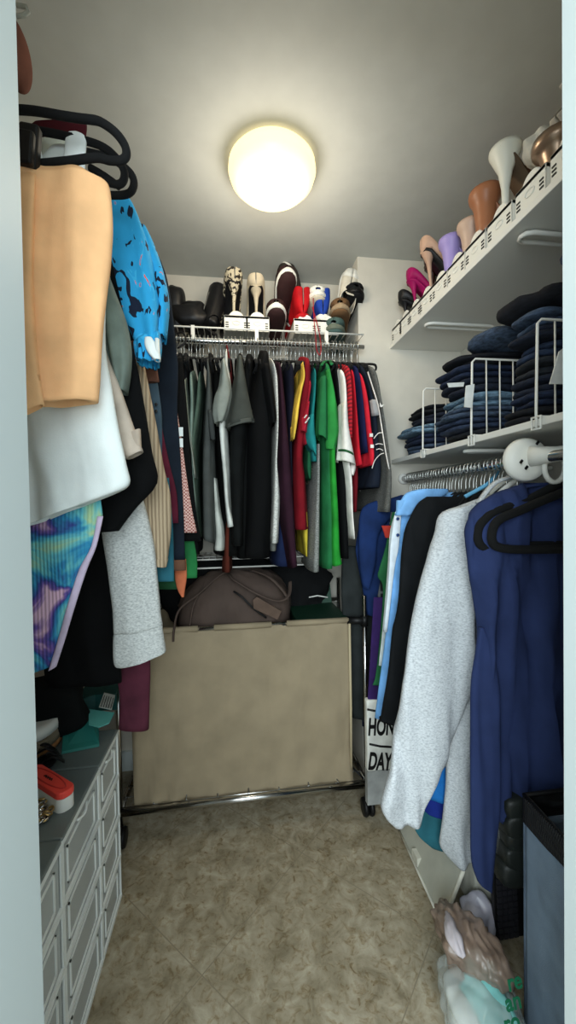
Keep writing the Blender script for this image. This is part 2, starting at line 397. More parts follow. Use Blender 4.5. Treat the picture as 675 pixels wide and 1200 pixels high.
TIE = mat('tie_dye', (60, 160, 190), .9, kind='ramp', scale=8.5, bump=.6, cols=[(.34, (226, 188, 212)), (.40, (120, 92, 168)), (.45, (58, 74, 148)), (.50, (52, 146, 190)), (.55, (110, 198, 204)), (.61, (178, 210, 158)), (.68, (232, 228, 226))])
g = garment('tie_dye_skirt', 'ribbed tie-dye skirt in blue, purple, yellow below the white shirt', 'skirt',
    facing([(585, 10, 118), (610, 12, 120), (640, 15, 111), (667, 18, 101), (710, 22, 86), (750, 28, 75), (30, 790, 64, 778)], .88, .02, fold=.006, seed=6), TIE)
part('edge_band', facing([(605, 114, 121), (640, 107, 113), (667, 93, 102), (710, 79, 88), (750, 68, 76), (57, 786, 66, 781)], .868, .006, fold=.001, hollow=False), PINKT, g, 'pale pink and white edge band')
SAGE = fab((112, 126, 118))
g = garment('sage_tee', 'grey green short sleeved top behind the orange top', 'top',
    facing([(300, 70, 124), (330, 60, 130), (370, 60, 140), (420, 60, 140), (500, 60, 120)], .95, .025, seed=7), SAGE)
part('sleeve', facing([(318, 112, 126), (345, 116, 136), (375, 122, 147), (410, 128, 153), (440, 134, 152), (138, 458, 148, 460)], .925, .028, fold=.012, fq=20, seed=8), SAGE, g)
TAUPE = fab((178, 166, 152))
garment('taupe_trousers', 'taupe trouser leg hanging beside the white shirt', 'trousers',
    facing([(400, 100, 121), (420, 100, 127), (450, 105, 139), (490, 112, 153), (512, 122, 161), (148, 538, 168, 529)], .90, .02, fold=.006, seed=9), TAUPE)
BLK = fab((9, 10, 11)); BLK2 = fab((16, 18, 18), var=.3)
garment('black_dress', 'black garment flaring out behind the taupe trouser leg', 'dress',
    facing([(300, 60, 130), (380, 60, 148), (425, 60, 160), (480, 70, 170), (530, 80, 178), (80, 572, 184, 566), (85, 610, 158, 598), (100, 625, 140, 622)], .99, .02, fold=.01, seed=10), BLK)
BLUE = mat('blue_print', (42, 158, 214), .85, wrinkle=.5, kind='print', scale=.95, cols=[(0, (18, 30, 52)), (.385, (44, 162, 218)), (.63, (60, 176, 226)), (.685, (225, 100, 84)), (.71, (44, 158, 214))])
g = garment('floral_blouse', 'bright blue blouse printed with black leaves, ruffled hem', 'blouse',
    facing([(231, 118, 150), (242, 100, 157), (270, 95, 168), (310, 98, 180), (350, 110, 187), (385, 150, 186), (165, 424, 186, 424)], 1.04, .03, fold=.014, fq=16, seed=11), BLUE)
part('sleeve', facing([(268, 158, 172), (290, 162, 182), (320, 166, 192), (350, 170, 198), (375, 174, 197), (396, 180, 194)], 1.06, .035, fold=.01, fq=20, seed=12), BLUE, g)
part('ruffle', loft([(P(157, 403, 1.03), P(188, 392, 1.03), Vector((0, .03, 0)), Vector()), (P(158, 415, 1.03), P(190, 405, 1.03), Vector((0, .033, 0)), Vector()), (P(160, 424, 1.03), P(189, 429, 1.03), Vector((0, .036, 0)), Vector())], fold=.02, fq=60, seed=2), BLUE, g)
part('lining', facing([(396, 170, 178), (405, 170, 184), (415, 174, 188), (424, 182, 189)], 1.0, .012, seed=4), WCL, g, 'white lining')
RIB = mat('beige_rib', (186, 166, 138), .9, kind='rib', scale=32, cols=[(140, 122, 98)], bump=.9)
g = garment('ribbed_cardigan', 'beige ribbed knit cardigan hanging behind the black dress', 'cardigan',
    facing([(420, 110, 168), (450, 115, 174), (500, 125, 184), (550, 135, 193), (575, 140, 199), (600, 148, 201), (630, 148, 200), (148, 655, 196, 661)], 1.15, .025, fold=.008, fq=12, seed=13), RIB)
part('cuff', facing([(148, 650, 197, 655), (147, 658, 195.5, 664)], 1.148, .029, fold=.008, fq=12, seed=13, top=1), RIB, g)
HEA = mat('heather_grey', (194, 198, 196), .95, wrinkle=.4, kind='heather', cols=[(158, 163, 162), (215, 218, 215)])
g = garment('grey_sweatpants', 'light heather grey sweatpants leg with wide cuff above the drawers', 'sweatpants',
    facing([(560, 110, 160), (600, 116, 172), (640, 122, 181), (670, 127, 184), (700, 131, 187), (718, 133, 188), (134, 741, 190, 733)], 1.10, .03, fold=.01, fq=14, seed=14), HEA)
part('cuff', facing([(134, 741, 190, 733), (133, 750, 191, 742), (134, 777, 194, 762), (141, 782, 193, 764)], 1.10, .027, fold=.007, fq=14, seed=14, top=1), HEA, g)
garment('long_black_coat', 'long black garment hanging between tie-dye skirt and grey sweatpants', 'coat',
    facing([(560, 40, 140), (640, 45, 134), (700, 50, 136), (750, 52, 140), (800, 56, 142)], 1.16, .025, fold=.008, seed=15), BLK)
# thin edges farther down the near rod
def strip(name, label, cat, rows, Y, m, w=95, **k):
    rr = [(r[0], r[2]-w, r[2]) if len(r) == 3 else r for r in rows]
    return garment(name, label, cat, facing(rr, Y, k.pop('th', .014), **k), m)
strip('brown_tee', 'brown short garment edge below the blue blouse hem', 'top', [(400, 0, 178), (425, 0, 183), (448, 0, 187)], 1.21, fab((96, 66, 54)), seed=20, fold=.004)
g = strip('slate_shirt', 'slate blue shirt edge with dark buttons beside the ribbed cardigan', 'shirt', [(420, 0, 181), (450, 0, 185), (490, 0, 190), (540, 0, 190)], 1.23, fab((62, 80, 92)), seed=21, fold=.004)
for y in (474, 482): part('button', tf(lathe([(.004, 0), (.0045, .002), (.003, .003)], 10), Matrix.Translation(P(183, y, 1.21)) @ Matrix.Rotation(R(90), 4, 'X')), BLKP, g)
strip('burgundy_blouse', 'burgundy blouse edge between ribbed cardigan and navy trousers', 'blouse', [(480, 0, 188), (507, 0, 191), (545, 0, 199), (578, 0, 207), (613, 0, 209)], 1.26, fab((84, 28, 44)), seed=22, fold=.004)
g = strip('navy_trousers', 'dark navy trousers hanging next to the pink gingham shirt', 'trousers', [(290, 0, 182), (320, 0, 194), (350, 0, 200), (400, 0, 206), (435, 0, 209), (480, 0, 208), (524, 0, 211), (600, 0, 215), (656, 0, 217)], 1.29, fab((24, 32, 42)), seed=23, fold=.006)
part('cuff', facing([(656, 122, 217.5), (668, 123, 218)], 1.285, .018, top=1, fold=.005, seed=23), fab((104, 74, 58)), g, 'brown turned-up cuff')
GING = mat('pink_gingham', (222, 190, 180), .9, kind='gingham', cols=[(150, 84, 78)], scale=190)
g = strip('gingham_shirt', 'pink and white gingham shirt showing as a narrow strip', 'shirt', [(440, 0, 202), (464, 0, 205), (524, 0, 214), (560, 0, 219), (596, 0, 225), (624, 0, 231)], 1.32, GING, seed=24, fold=.003)
g = strip('black_trousers', 'black trousers with two small white size tags', 'trousers', [(420, 0, 214), (453, 0, 217), (500, 0, 221), (542, 0, 224), (600, 0, 230), (634, 0, 236)], 1.36, BLK, seed=25, fold=.004)
strip('teal_skirt', 'dark teal skirt hem showing below the ribbed cardigan', 'skirt', [(560, 0, 198), (620, 0, 203), (664, 0, 204), (110, 679, 204, 681)], 1.20, fab((40, 92, 106)), seed=26, w=80, fold=.004)
strip('green_trousers', 'bright green trouser hem hanging under the gingham shirt', 'trousers', [(600, 0, 224), (630, 0, 227), (655, 0, 231), (677, 0, 231)], 1.38, fab((38, 112, 62)), seed=27, fold=.004)
strip('dark_green_skirt', 'dark green skirt hem beneath the navy trousers', 'skirt', [(640, 0, 214), (665, 0, 214), (690, 0, 210)], 1.35, fab((34, 74, 48)), seed=28, fold=.004)
garment('orange_scarf', 'rust orange scarf end dangling above the duffel bag', 'scarf', facing([(655, 204, 218), (675, 205, 219), (690, 208, 217), (699, 213, 216)], 1.33, .008, seed=29, fold=.006), fab((196, 110, 76)))
g = garment('burgundy_trousers', 'burgundy trouser leg hanging below the grey sweatpants', 'trousers', facing([(740, 134, 176), (775, 138, 176), (792, 136, 176), (815, 140, 175), (139, 853, 174, 855)], 1.28, .02, seed=30, fold=.006), fab((88, 44, 58)))
for y in (503, 516):
    obj('size_tag', tf(box(-.008, .008, -.002, .002, -.014, .014), Matrix.Translation(P(211.5, y+3, 1.30))), WCL, smooth=False,
        label='upper small white size tag beside the gingham shirt' if y == 503 else 'lower small white size tag beside the gingham shirt', cat='tag')
# black near hangers
def px_tube(pts, Y, r, k=6, flat=1.): return tube(smooth_path([P(x, y, Y if len(q) == 0 else q[0]) for x, y, *q in pts], k), r, 10, flat=flat)
t = empty('clip_hanger', P(60, 140, .74), 'black clip hanger holding the pale orange top nearest the door', 'hanger')
obj('hanger_frame', px_tube([(8, 128), (40, 130), (75, 136), (95, 139), (104, 140), (118, 143), (135, 155), (146, 170), (148, 182), (142, 188), (128, 188), (112, 185), (80, 189), (40, 193), (8, 196)], .74, .0072), VELVET, t)
obj('clip', join(tf(box(-.015, .015, -.03, -.012, -.036, .036), Matrix.Translation(P(42, 187, .74)) @ Matrix.Rotation(R(5), 4, 'Y')), tf(box(-.012, .012, -.042, -.028, -.036, .018), Matrix.Translation(P(43, 189, .74)) @ Matrix.Rotation(R(5), 4, 'Y'))), BLKP, t, smooth=False, mods=[('BEVEL', dict(width=.004, segments=2))])
t = empty('clothes_hanger', P(60, 160, .80), 'black velvet hanger behind the clip hanger, upper loop end showing', 'hanger')
obj('hanger_frame', px_tube([(20, 150), (60, 156), (104, 166), (125, 175), (140, 190), (146, 205), (140, 216), (120, 212), (100, 210)], .80, .0072), VELVET, t)
t = empty('clothes_hanger', P(60, 180, .86), 'black velvet hanger with open slotted end over the blue blouse', 'hanger')
obj('hanger_frame', px_tube([(60, 172), (100, 178), (130, 186), (150, 200), (157, 213), (152, 226), (134, 229), (100, 226), (60, 224)], .86, .0075), VELVET, t)
obj('slot_bar', px_tube([(105, 196), (122, 206), (140, 219)], .86, .007), VELVET, t)
obj('maroon_camisole', facing([(141, 40, 100), (150, 30, 103), (165, 40, 102), (185, 50, 100)], .87, .008, hollow=False), fab((64, 20, 26)), label='dark maroon camisole strap folded over the near black hangers', cat='camisole')
obj('cream_blouse', facing([(165, 44, 80), (180, 46, 82), (200, 50, 84)], .845, .01, hollow=False, fold=.012, fq=30), fab((206, 210, 196)), label='cream blouse shoulder tucked behind the white strap', cat='blouse')
# shoe heel and clear box peeking over the near left shelf
obj('brown_boot', blob(P(16, 62, .80), .023, .05, .055, .05, 6), fab((104, 66, 54)), label='brown leather boot heel peeking out beside the door frame', cat='boot')
t = empty('shelf', (-.6, 1.0, 1.99), 'upper shelf above the near hanging clothes beside the door', 'shelf')
obj('board', box(LX, -.43, FY+.01, BACK-.34, 1.965, 1.98), WHITE, t, smooth=False)
obj('clear_container', join(box(-.52, -.418, .66, .76, 1.982, 2.0), tube([P(19, 6, .76), P(31, 8, .76), P(33, 14, .76), P(28, 18, .76), P(19, 19, .76)], .0035, 8)), mat('clear_plastic', (170, 178, 170), .3, kind='flat', alpha=.5), label='clear plastic container edge high beside the door frame', cat='container')
# ================================================================== back rod clothes
GY = 1.42
def back(name, label, cat, rows, m, Y=GY, **k):
    k.setdefault('seed', random.uniform(0, 50)); return garment(name, label, cat, edge_on(rows, Y, **k), m)
def bsl(rows, m, p, Y=GY-.035, dep=.1, name='sleeve', **k):
    k.setdefault('seed', random.uniform(0, 50)); k.setdefault('e', 2.3); k.setdefault('fq', 26)
    return part(name, edge_on(rows, Y, dep, cap=0, **k), m, p)
back('pale_green_blouse', 'pale sage blouse, leftmost narrow strip of the grey green clothes', 'blouse', [(448, 214, 217), (470, 215, 219), (500, 217, 222), (530, 222, 226), (560, 226, 229)], fab((140, 150, 140)), fold=.003)
back('sage_tunic', 'light sage tunic between pale blouse and dark sage shirt', 'tunic', [(440, 221, 226), (470, 221, 228), (500, 220, 227), (530, 222, 226), (600, 226, 231)], fab((122, 142, 132)), Y=1.43, fold=.004)
back('dark_sage_shirt', 'darker sage green shirt left of the charcoal trousers', 'shirt', [(440, 231, 236), (470, 228, 236), (500, 224, 233), (530, 223, 229), (600, 226, 232), (630, 230, 234)], fab((76, 94, 82)), Y=1.44, fold=.005)
g = back('charcoal_trousers', 'charcoal grey trousers left of the white raglan tee', 'trousers', [(424, 240, 244), (450, 239, 247), (500, 236, 250), (550, 235, 251), (600, 234, 252), (234, 630, 251, 638)], fab((72, 76, 74)), fold=.012)
part('pocket_flap', edge_on([(480, 243, 248), (500, 244, 251), (515, 246, 252)], 1.405, .05, cap=0, fold=.002), fab((60, 64, 63)), g)
g = back('raglan_tee', 'white tee with pale grey sleeve right of the charcoal trousers', 'tee', [(412, 263, 266), (430, 261, 268), (455, 260, 271), (480, 256, 268), (500, 254, 265), (556, 259, 268), (590, 262, 270), (265, 619, 277, 616)], fab((206, 210, 204)))
bsl([(420, 259, 264), (448, 256, 270), (462, 251, 271), (480, 249, 267), (252, 494, 261, 493)], fab((140, 146, 138)), g, fold=.01)
back('white_slip', 'white slip hem hanging lower than the charcoal trousers', 'slip', [(560, 246, 254), (600, 249, 259), (251, 625, 263, 622), (249, 645, 263, 646)], fab((188, 192, 184)), Y=1.46, dep=.3, cap=0)
back('maroon_scarf', 'thin maroon strip between white tee and charcoal tee', 'scarf', [(404, 264, 268), (420, 267, 271), (447, 269, 273)], fab((84, 28, 30)), dep=.3, cap=0, Y=1.5)
g = back('charcoal_tee', 'charcoal tee with a wide flared sleeve beside the black sweater', 'tee', [(418, 278, 286), (450, 274, 290), (500, 268, 292), (560, 268, 288), (640, 270, 286)], BLK2)
bsl([(416, 278, 284), (440, 275, 288), (465, 271, 293), (265, 498, 299, 490)], fab((66, 69, 64)), g, dep=.12, fold=.008)
bsl([(265, 495, 299, 487.5), (265, 500, 299.5, 492)], fab((78, 81, 76)), g, dep=.125, name='hem', fold=.008)
g = back('black_sweater', 'large black sweater in the middle of the back rod', 'sweater', [(414, 305, 316), (440, 298, 320), (480, 291, 324), (540, 288, 323), (600, 286, 322), (655, 284, 320)], BLK, fold=.014)
bsl([(425, 306, 318), (455, 310, 323), (485, 316, 326), (318, 496, 325, 492)], BLK, g, dep=.14)
back('black_cardigan', 'black cardigan between charcoal tee and black sweater', 'cardigan', [(420, 288, 300), (480, 280, 298), (560, 276, 298), (655, 274, 296)], fab((8, 10, 10)), Y=1.47, fold=.012)
back('black_skirt', 'long black skirt hanging low behind the white raglan tee', 'skirt', [(440, 246, 262), (500, 248, 264), (600, 252, 282), (652, 254, 284)], fab((9, 10, 9)), Y=1.50, fold=.012)
back('white_knit', 'white patterned knit strip right of the black sweater', 'sweater', [(424, 318, 321), (440, 320, 326), (470, 321, 327), (500, 322, 326.5), (540, 320, 325), (560, 319, 327), (590, 318, 329), (637, 317, 328)], mat('knit_white', (200, 202, 196), .9, kind='heather', cols=[(150, 150, 144), (222, 222, 216)]))
back('grey_camisole', 'grey camisole hem just under the white knit', 'camisole', [(600, 317, 327), (646, 318, 327)], fab((110, 112, 108)), Y=1.47, dep=.3, cap=0)
back('plum_dress', 'dark plum long dress between white knit and dark red dress', 'dress', [(428, 326, 331), (450, 326, 334), (500, 327, 338), (540, 325, 342), (600, 328, 346), (340, 668, 351, 662)], fab((44, 22, 34)), fold=.01)
back('navy_blouse', 'near black navy blouse left of the yellow garment', 'blouse', [(430, 334, 348), (470, 336, 348), (520, 338, 344), (570, 340, 344)], fab((18, 20, 34)), Y=1.46)
back('midnight_trousers', 'midnight blue trouser hem hanging behind the plum dress', 'trousers', [(560, 326, 342), (620, 322, 344), (664, 320, 345)], fab((24, 34, 64)), Y=1.5, dep=.3)
back('yellow_blouse', 'yellow blouse edge curving beside the dark red dress', 'blouse', [(424, 354, 356), (440, 355, 358.5), (455, 350.5, 356), (475, 346.5, 352.5), (495, 344, 350), (514, 343, 346)], fab((222, 186, 74)), Y=1.40, dep=.3, fold=.001, cap=0)
g = back('dark_red_dress', 'dark red dress right of the yellow blouse', 'dress', [(422, 357, 366), (440, 355, 368), (480, 350, 365), (530, 346, 359), (560, 345, 362), (600, 346, 364), (621, 347, 365)], fab((112, 18, 28)), fold=.008)
back('yellow_shirt', 'yellow shirt hem showing under the dark red dress', 'shirt', [(600, 354, 362), (622, 355, 363), (359, 652, 362, 654)], fab((190, 172, 58)), Y=1.47, dep=.3, cap=0)
g = back('crimson_tee', 'crimson tee sleeve with small white lettering beside teal shirt', 'tee', [(450, 362, 366), (480, 358, 363), (520, 358, 362)], fab((150, 30, 46)), Y=1.41, dep=.3)
bsl([(470, 361, 364), (488, 356, 363), (353, 504, 361, 506)], fab((160, 32, 50)), g)
CR = fab((220, 215, 208))
for y, x in ((488, 358), (491, 361), (494, 359)):
    part('white_lettering', tf(box(-.007, .007, -.001, .001, -.002, .002), Matrix.Translation(P(x, y, 1.368)) @ Matrix.Rotation(R(-50), 4, 'Y')), CR, g, smooth=False)
TEAL = fab((30, 118, 118))
g = back('teal_shirt', 'teal shirt between the dark red dress and green polo', 'shirt', [(434, 368, 370.5), (455, 367, 372), (480, 364, 371), (500, 362, 371), (540, 364, 374)], TEAL, Y=1.42)
bsl([(485, 363, 370), (503, 360, 371), (361, 517, 373, 520), (366, 526, 372, 534)], TEAL, g)
GRN = fab((34, 104, 60)); GR2 = fab((44, 132, 60))
g = back('forest_green_shirt', 'forest green shirt sleeve hanging below the teal shirt', 'shirt', [(500, 361, 370), (530, 360, 367), (548, 359, 367), (362, 560, 366, 562)], fab((30, 88, 58)), Y=1.45, dep=.2, cap=0)
g = back('green_polo', 'green polo shirt with open collar right of the teal shirt', 'polo shirt', [(428, 379, 387), (445, 377, 392), (470, 376, 396), (504, 376, 399), (533, 378, 395), (580, 378, 393), (620, 378, 392), (667, 377, 391)], GRN, fold=.01)
bsl([(440, 377, 385), (470, 375, 386), (373, 505, 387, 508), (375, 508, 386, 516)], GRN, g, fold=.01)
bsl([(432, 384, 388), (460, 385, 396), (485, 386, 399), (386, 508, 401, 503), (386, 520, 397, 519), (388, 526, 393, 527)], GR2, g, Y=1.39, fold=.012)
part('collar', tube(smooth_path([P(377, 428, 1.40), P(380, 424, 1.45), P(386, 423, 1.50), P(389, 427, 1.42)], 4), .006, 8, flat=.5), GRN, g)
back('bright_green_tee', 'bright green long tee peeking right of the green polo', 'tee', [(520, 387, 395), (560, 387, 397), (600, 388, 399), (388, 640, 401, 645), (389, 665, 404, 661)], fab((36, 136, 46)), Y=1.40, dep=.3, cap=0, fold=.008)
back('grey_marl_tee', 'grey marl tee strip to the left of the green polo hem', 'tee', [(520, 371, 377), (560, 371, 377), (600, 369, 377), (366, 671, 377, 670)], mat('marl', (130, 132, 128), .9, kind='heather', cols=[(95, 97, 94), (160, 162, 158)]), Y=1.44, dep=.3, cap=0)
back('patterned_blouse', 'cream and grey patterned blouse behind the forest green sleeve', 'blouse', [(545, 364, 373), (566, 365, 373)], mat('patt', (150, 146, 130), .9, kind='snake', cols=[(70, 68, 60)], scale=120), Y=1.5, dep=.2, cap=0)
back('black_polo', 'black polo between the bright green tee and white polo', 'polo shirt', [(428, 390, 397), (480, 396, 402), (540, 396, 408), (600, 398, 412), (655, 400, 413)], BLK, Y=1.46)
g = back('white_polo', 'white polo with dark green stripes on the sleeve hem', 'polo shirt', [(435, 398, 404), (450, 401, 408), (480, 402, 409), (518, 401, 409), (560, 408, 414), (600, 410, 414), (413, 632, 415, 632)], fab((222, 218, 210)))
bsl([(470, 402, 409), (500, 401, 411), (400, 524, 417, 531), (399, 538, 419, 544)], fab((222, 218, 210)), g)
bsl([(400, 524.5, 417, 531), (399.8, 527, 417, 533.5)], fab((40, 84, 50)), g, Y=1.38, dep=.105, name='green_stripe', hollow=False)
bsl([(540, 412, 418), (548, 409, 420), (412, 556, 417, 557)], fab((222, 218, 210)), g, Y=1.44)
REDS = mat('red_stripe', (176, 26, 38), .9, kind='stripe', scale=22, cols=[(0, (180, 30, 42)), (.6, (110, 16, 28))])
g = back('red_striped_shirt', 'red striped shirt right of the white polo', 'shirt', [(431, 406, 411), (450, 409, 414), (480, 409, 416), (512, 408, 417)], REDS, Y=1.405)
back('bright_red_tee', 'plain bright red tee between red stripes and navy shirt', 'tee', [(436, 412, 415), (470, 415, 419), (526, 417, 425), (419, 546, 429, 543)], fab((186, 30, 44)))
back('maroon_polo', 'dark maroon hem under the bright red tee', 'polo shirt', [(530, 411, 420), (560, 413, 422), (600, 414, 420)], fab((96, 18, 26)), Y=1.47, dep=.3)
back('navy_shirt', 'navy shirt between bright red tee and red white trimmed shirt', 'shirt', [(433, 416, 421), (470, 421, 427), (530, 425, 432)], fab((24, 28, 62)), Y=1.42)
g = back('red_trimmed_shirt', 'red shirt whose sleeve has two white squares', 'shirt', [(440, 422, 425), (464, 425, 433), (500, 429, 437), (530, 433, 440), (545, 433, 438)], fab((196, 36, 52)), Y=1.41)
for y, x in ((510, 435), (523, 436)): part('white_square', tf(box(-.006, .006, -.002, .002, -.006, .006), Matrix.Translation(P(x, y, 1.395))), CR, g, smooth=False)
NAVY = fab((24, 30, 42))
g = back('navy_jersey', 'navy jersey with grey patch and curved white piping', 'jersey', [(431, 423, 430), (450, 431, 437), (480, 436, 445), (520, 438, 449), (548, 436, 454), (571, 431, 453)], NAVY)
part('grey_patch', edge_on([(468, 435, 442), (486, 437, 444)], 1.40, .03, cap=0, hollow=False), fab((150, 150, 150)), g)
for pts in ([(436, 549), (439, 540), (445, 533), (450, 531)], [(438, 514), (443, 508), (448, 507)], [(440, 521), (444, 520), (449, 521)], [(441, 527), (445, 526), (449, 528)]):
    part('white_piping', tube(smooth_path([P(x, y, 1.395) for x, y in pts], 3), .0016, 6), CR, g)
part('white_side_stripe', tube(smooth_path([P(431, 436, 1.41), P(437, 455, 1.40), P(443, 475, 1.395), P(448, 505, 1.395), P(452, 530, 1.395), P(456, 550, 1.395)], 3), .004, 6, flat=.5), CR, g)
g = back('grey_hoodie', 'charcoal hoodie with a small white tick mark at the rod end', 'hoodie', [(432, 434, 441), (445, 438, 446), (475, 444, 450), (520, 450, 456), (560, 452, 461), (600, 448, 461)], mat('hoodie', (92, 92, 88), .95, kind='heather', cols=[(74, 74, 70), (112, 112, 106)]))
part('tick_mark', prism([P(445, 472, 1.40), P(446.5, 475, 1.40), P(450, 474, 1.40), P(447, 477.5, 1.40), P(445, 476.5, 1.40)], (0, -.004, 0), (0, .002, 0)), CR, g, smooth=False)
g = back('rust_trousers', 'rust brown trouser leg hanging behind the duffel bag', 'trousers', [(612, 263, 272), (640, 262, 271), (671, 260, 271)], fab((84, 38, 28)), Y=1.5, dep=.2, cap=0)
for i, (x, wd, c, Y) in enumerate(((206, 8, (20, 22, 24), 1.46), (213, 7, (28, 28, 30), 1.50), (243, 7, (22, 22, 22), 1.52))):
    back('dark_shirt', ('black shirt beside the gingham strip', 'soft black shirt behind the pale sage blouse', 'black shirt tucked behind the charcoal trousers')[i], 'shirt', [(420, x, x+wd), (500, x+2, x+wd+4), (600, x+6, x+wd+10), (650, x+8, x+wd+12)], fab(c), Y=Y, fold=.01)
# ================================================================== right rod clothes
g = garment('navy_dress', 'large navy dress nearest the door on the side rod', 'dress',
    facing([(566, 612, 720), (577, 578, 740), (592, 554, 745), (612, 541, 748), (640, 541, 750), (700, 551, 750), (760, 556, 750), (860, 555, 750), (930, 560, 750), (575, 962, 750, 955)], .93, .03, fold=.042, fq=20, seed=40, sub=6, n=72), fab((42, 54, 92), var=.06))
part('panel', facing([(735, 562, 566), (765, 558, 576), (800, 554, 582), (860, 553, 584), (950, 552, 584), (1005, 551, 580), (558, 1030, 577, 1046)], .895, .012, fold=.01, fq=20, seed=41), fab((42, 54, 92), var=.06), g)
part('collar', tube(smooth_path([P(570, 590, .93), P(590, 577, .92), P(620, 570, .92), P(668, 566, .92)], 4), .012, 8, flat=.4), fab((42, 54, 92), var=.06), g)
HEB = mat('heather_light', (192, 197, 200), .95, wrinkle=.6, kind='heather', cols=[(160, 166, 170), (208, 213, 215)])
g = garment('grey_sweatshirt', 'light heather grey sweatshirt beside the navy dress', 'sweatshirt',
    facing([(572, 590, 700), (585, 560, 710), (605, 532, 712), (640, 530, 712), (740, 524, 712), (850, 524, 700), (877, 524, 690), (940, 520, 680), (518, 993, 660, 985), (530, 1008, 640, 990)], 1.075, .03, fold=.02, fq=16, seed=42, sub=5, n=60), HEB)
part('sleeve', facing([(560, 590, 622, 556), (520, 600, 590, 590), (511, 630, 562, 640), (496, 680, 556, 690), (484, 727, 553, 740), (474, 790, 552, 800), (465, 858, 533, 862), (454, 905, 512, 905), (444, 941, 500, 928), (461, 968, 492, 962)], 1.03, .03, fold=.018, fq=16, seed=43, sub=5, wrinkle=.004), HEB, g)
part('neckband', tube(smooth_path([P(560, 590, 1.0), P(580, 566, 1.0), P(610, 557, 1.0), P(640, 552, 1.0)], 4), .011, 8, flat=.5), HEB, g)
g = garment('black_jacket', 'black jacket between the grey sweatshirt and light blue shirt', 'jacket',
    facing([(582, 500, 600), (590, 490, 620), (605, 482, 620), (625, 474, 620), (660, 470, 620), (715, 465, 620), (760, 457, 610), (838, 447, 600), (445, 842, 520, 850)], 1.21, .03, fold=.01, fq=12, seed=44), fab((20, 22, 24)))
g = garment('light_blue_shirt', 'light sky blue dress shirt with pale placket beside the black jacket', 'shirt',
    facing([(577, 490, 560), (584, 478, 580), (600, 468, 590), (630, 462, 590), (660, 458, 590), (715, 454, 590), (760, 449, 580), (800, 445, 575), (440, 842, 560, 850)], 1.29, .022, fold=.008, fq=12, seed=45), fab((112, 166, 220)))
part('collar', facing([(573, 492, 524), (578, 476, 524), (590, 468, 505), (604, 463, 480)], 1.262, .02, top=1, seed=3), fab((120, 172, 224)), g)
part('placket', facing([(600, 463, 470), (640, 457, 467), (660, 456, 463), (700, 453, 458), (740, 449, 453)], 1.27, .006, hollow=False), fab((206, 216, 224)), g, 'white placket')
for y in (608, 627): part('button', tf(lathe([(.005, 0), (.0055, .002), (.003, .003)], 12), Matrix.Translation(P(466, y, 1.255)) @ Matrix.Rotation(R(90), 4, 'X')), fab((34, 60, 110)), g)
garment('white_shirt', 'white shirt edge left of the light blue shirt', 'shirt',
    facing([(588, 468, 560), (620, 458, 560), (660, 455, 560), (720, 450, 560), (780, 444, 560)], 1.34, .01, fold=.004, seed=46), fab((198, 208, 206)))
garment('green_shirt', 'green shirt sleeve hanging left of the white shirt', 'shirt',
    facing([(600, 460, 560), (640, 452, 560), (665, 445, 560), (443, 676, 560, 690), (449, 690, 560, 720), (446, 740, 560, 740), (441, 790, 560, 790), (437, 803, 560, 803)], 1.38, .012, fold=.005, seed=47), fab((36, 92, 56)))
garment('purple_skirt', 'dark purple hem right above the white tote bag', 'skirt', facing([(700, 438, 540), (800, 432, 530), (826, 431, 520)], 1.42, .01, seed=48, fold=.004), fab((52, 34, 84)))
garment('plaid_shirt', 'dark plaid shirt with thin grey lines near the cart pole', 'shirt', facing([(600, 458, 560), (690, 444, 560), (720, 438, 560), (760, 434, 550), (790, 432, 540)], 1.46, .014, seed=49, fold=.006), mat('plaid', (22, 24, 30), .9, kind='plaid', cols=[(86, 90, 92)]))
g = garment('royal_blue_jersey', 'royal blue jersey with angled sleeve beyond the green shirt', 'jersey', facing([(580, 470, 560), (592, 438, 560), (610, 424, 560), (640, 417, 560), (664, 420, 560), (425, 690, 560, 700), (430, 720, 560, 760)], 1.54, .02, seed=50, fold=.006), fab((28, 48, 92)))
part('sleeve', facing([(584, 450, 492), (595, 425, 470), (625, 420, 444), (660, 421, 440), (425, 688, 432, 690)], 1.50, .02, seed=51, fold=.004), fab((28, 48, 92)), g)
garment('red_tag_vest', 'small red vest strap beside the light blue shirt', 'vest', facing([(616, 447, 461), (622, 449, 460), (630, 451, 457)], 1.36, .006, hollow=False), fab((160, 50, 40)))
g = garment('bright_blue_tee', 'bright blue tee showing beneath the grey sweatshirt sleeve', 'tee', facing([(820, 505, 560), (880, 500, 550), (905, 497, 545), (495, 932, 540, 938)], 1.12, .012, seed=52), fab((36, 116, 190)))
g = garment('teal_tee', 'teal skirt curving below the bright blue tee', 'skirt', facing([(880, 486, 570), (940, 486, 570), (486, 972, 570, 975), (505, 992, 570, 1000)], 1.16, .012, seed=53), fab((44, 100, 112)))
g = garment('cobalt_shorts', 'cobalt blue band between bright blue tee and teal skirt', 'shorts', facing([(900, 492, 560), (942, 494, 555), (500, 952, 550, 958)], 1.14, .012, seed=54), fab((30, 48, 130)))
g = garment('red_shorts', 'red cloth strip hanging behind the cart pole', 'shorts', facing([(740, 415, 436), (790, 416, 430), (416, 822, 424, 810)], 1.66, .02, seed=55), fab((140, 26, 38)))
g = garment('denim_skirt', 'dark blue cloth hanging behind red strip near the cart pole', 'skirt', facing([(700, 418, 470), (780, 420, 470), (850, 424, 460)], 1.685, .01, seed=56), fab((28, 38, 66)))
garment('dark_jacket', 'dark grey jacket bunched behind the chrome cart pole', 'jacket', facing([(640, 402, 440), (680, 400, 440), (740, 402, 436), (800, 408, 434), (840, 412, 430)], 1.60, .03, seed=57, fold=.02), fab((42, 46, 46)))
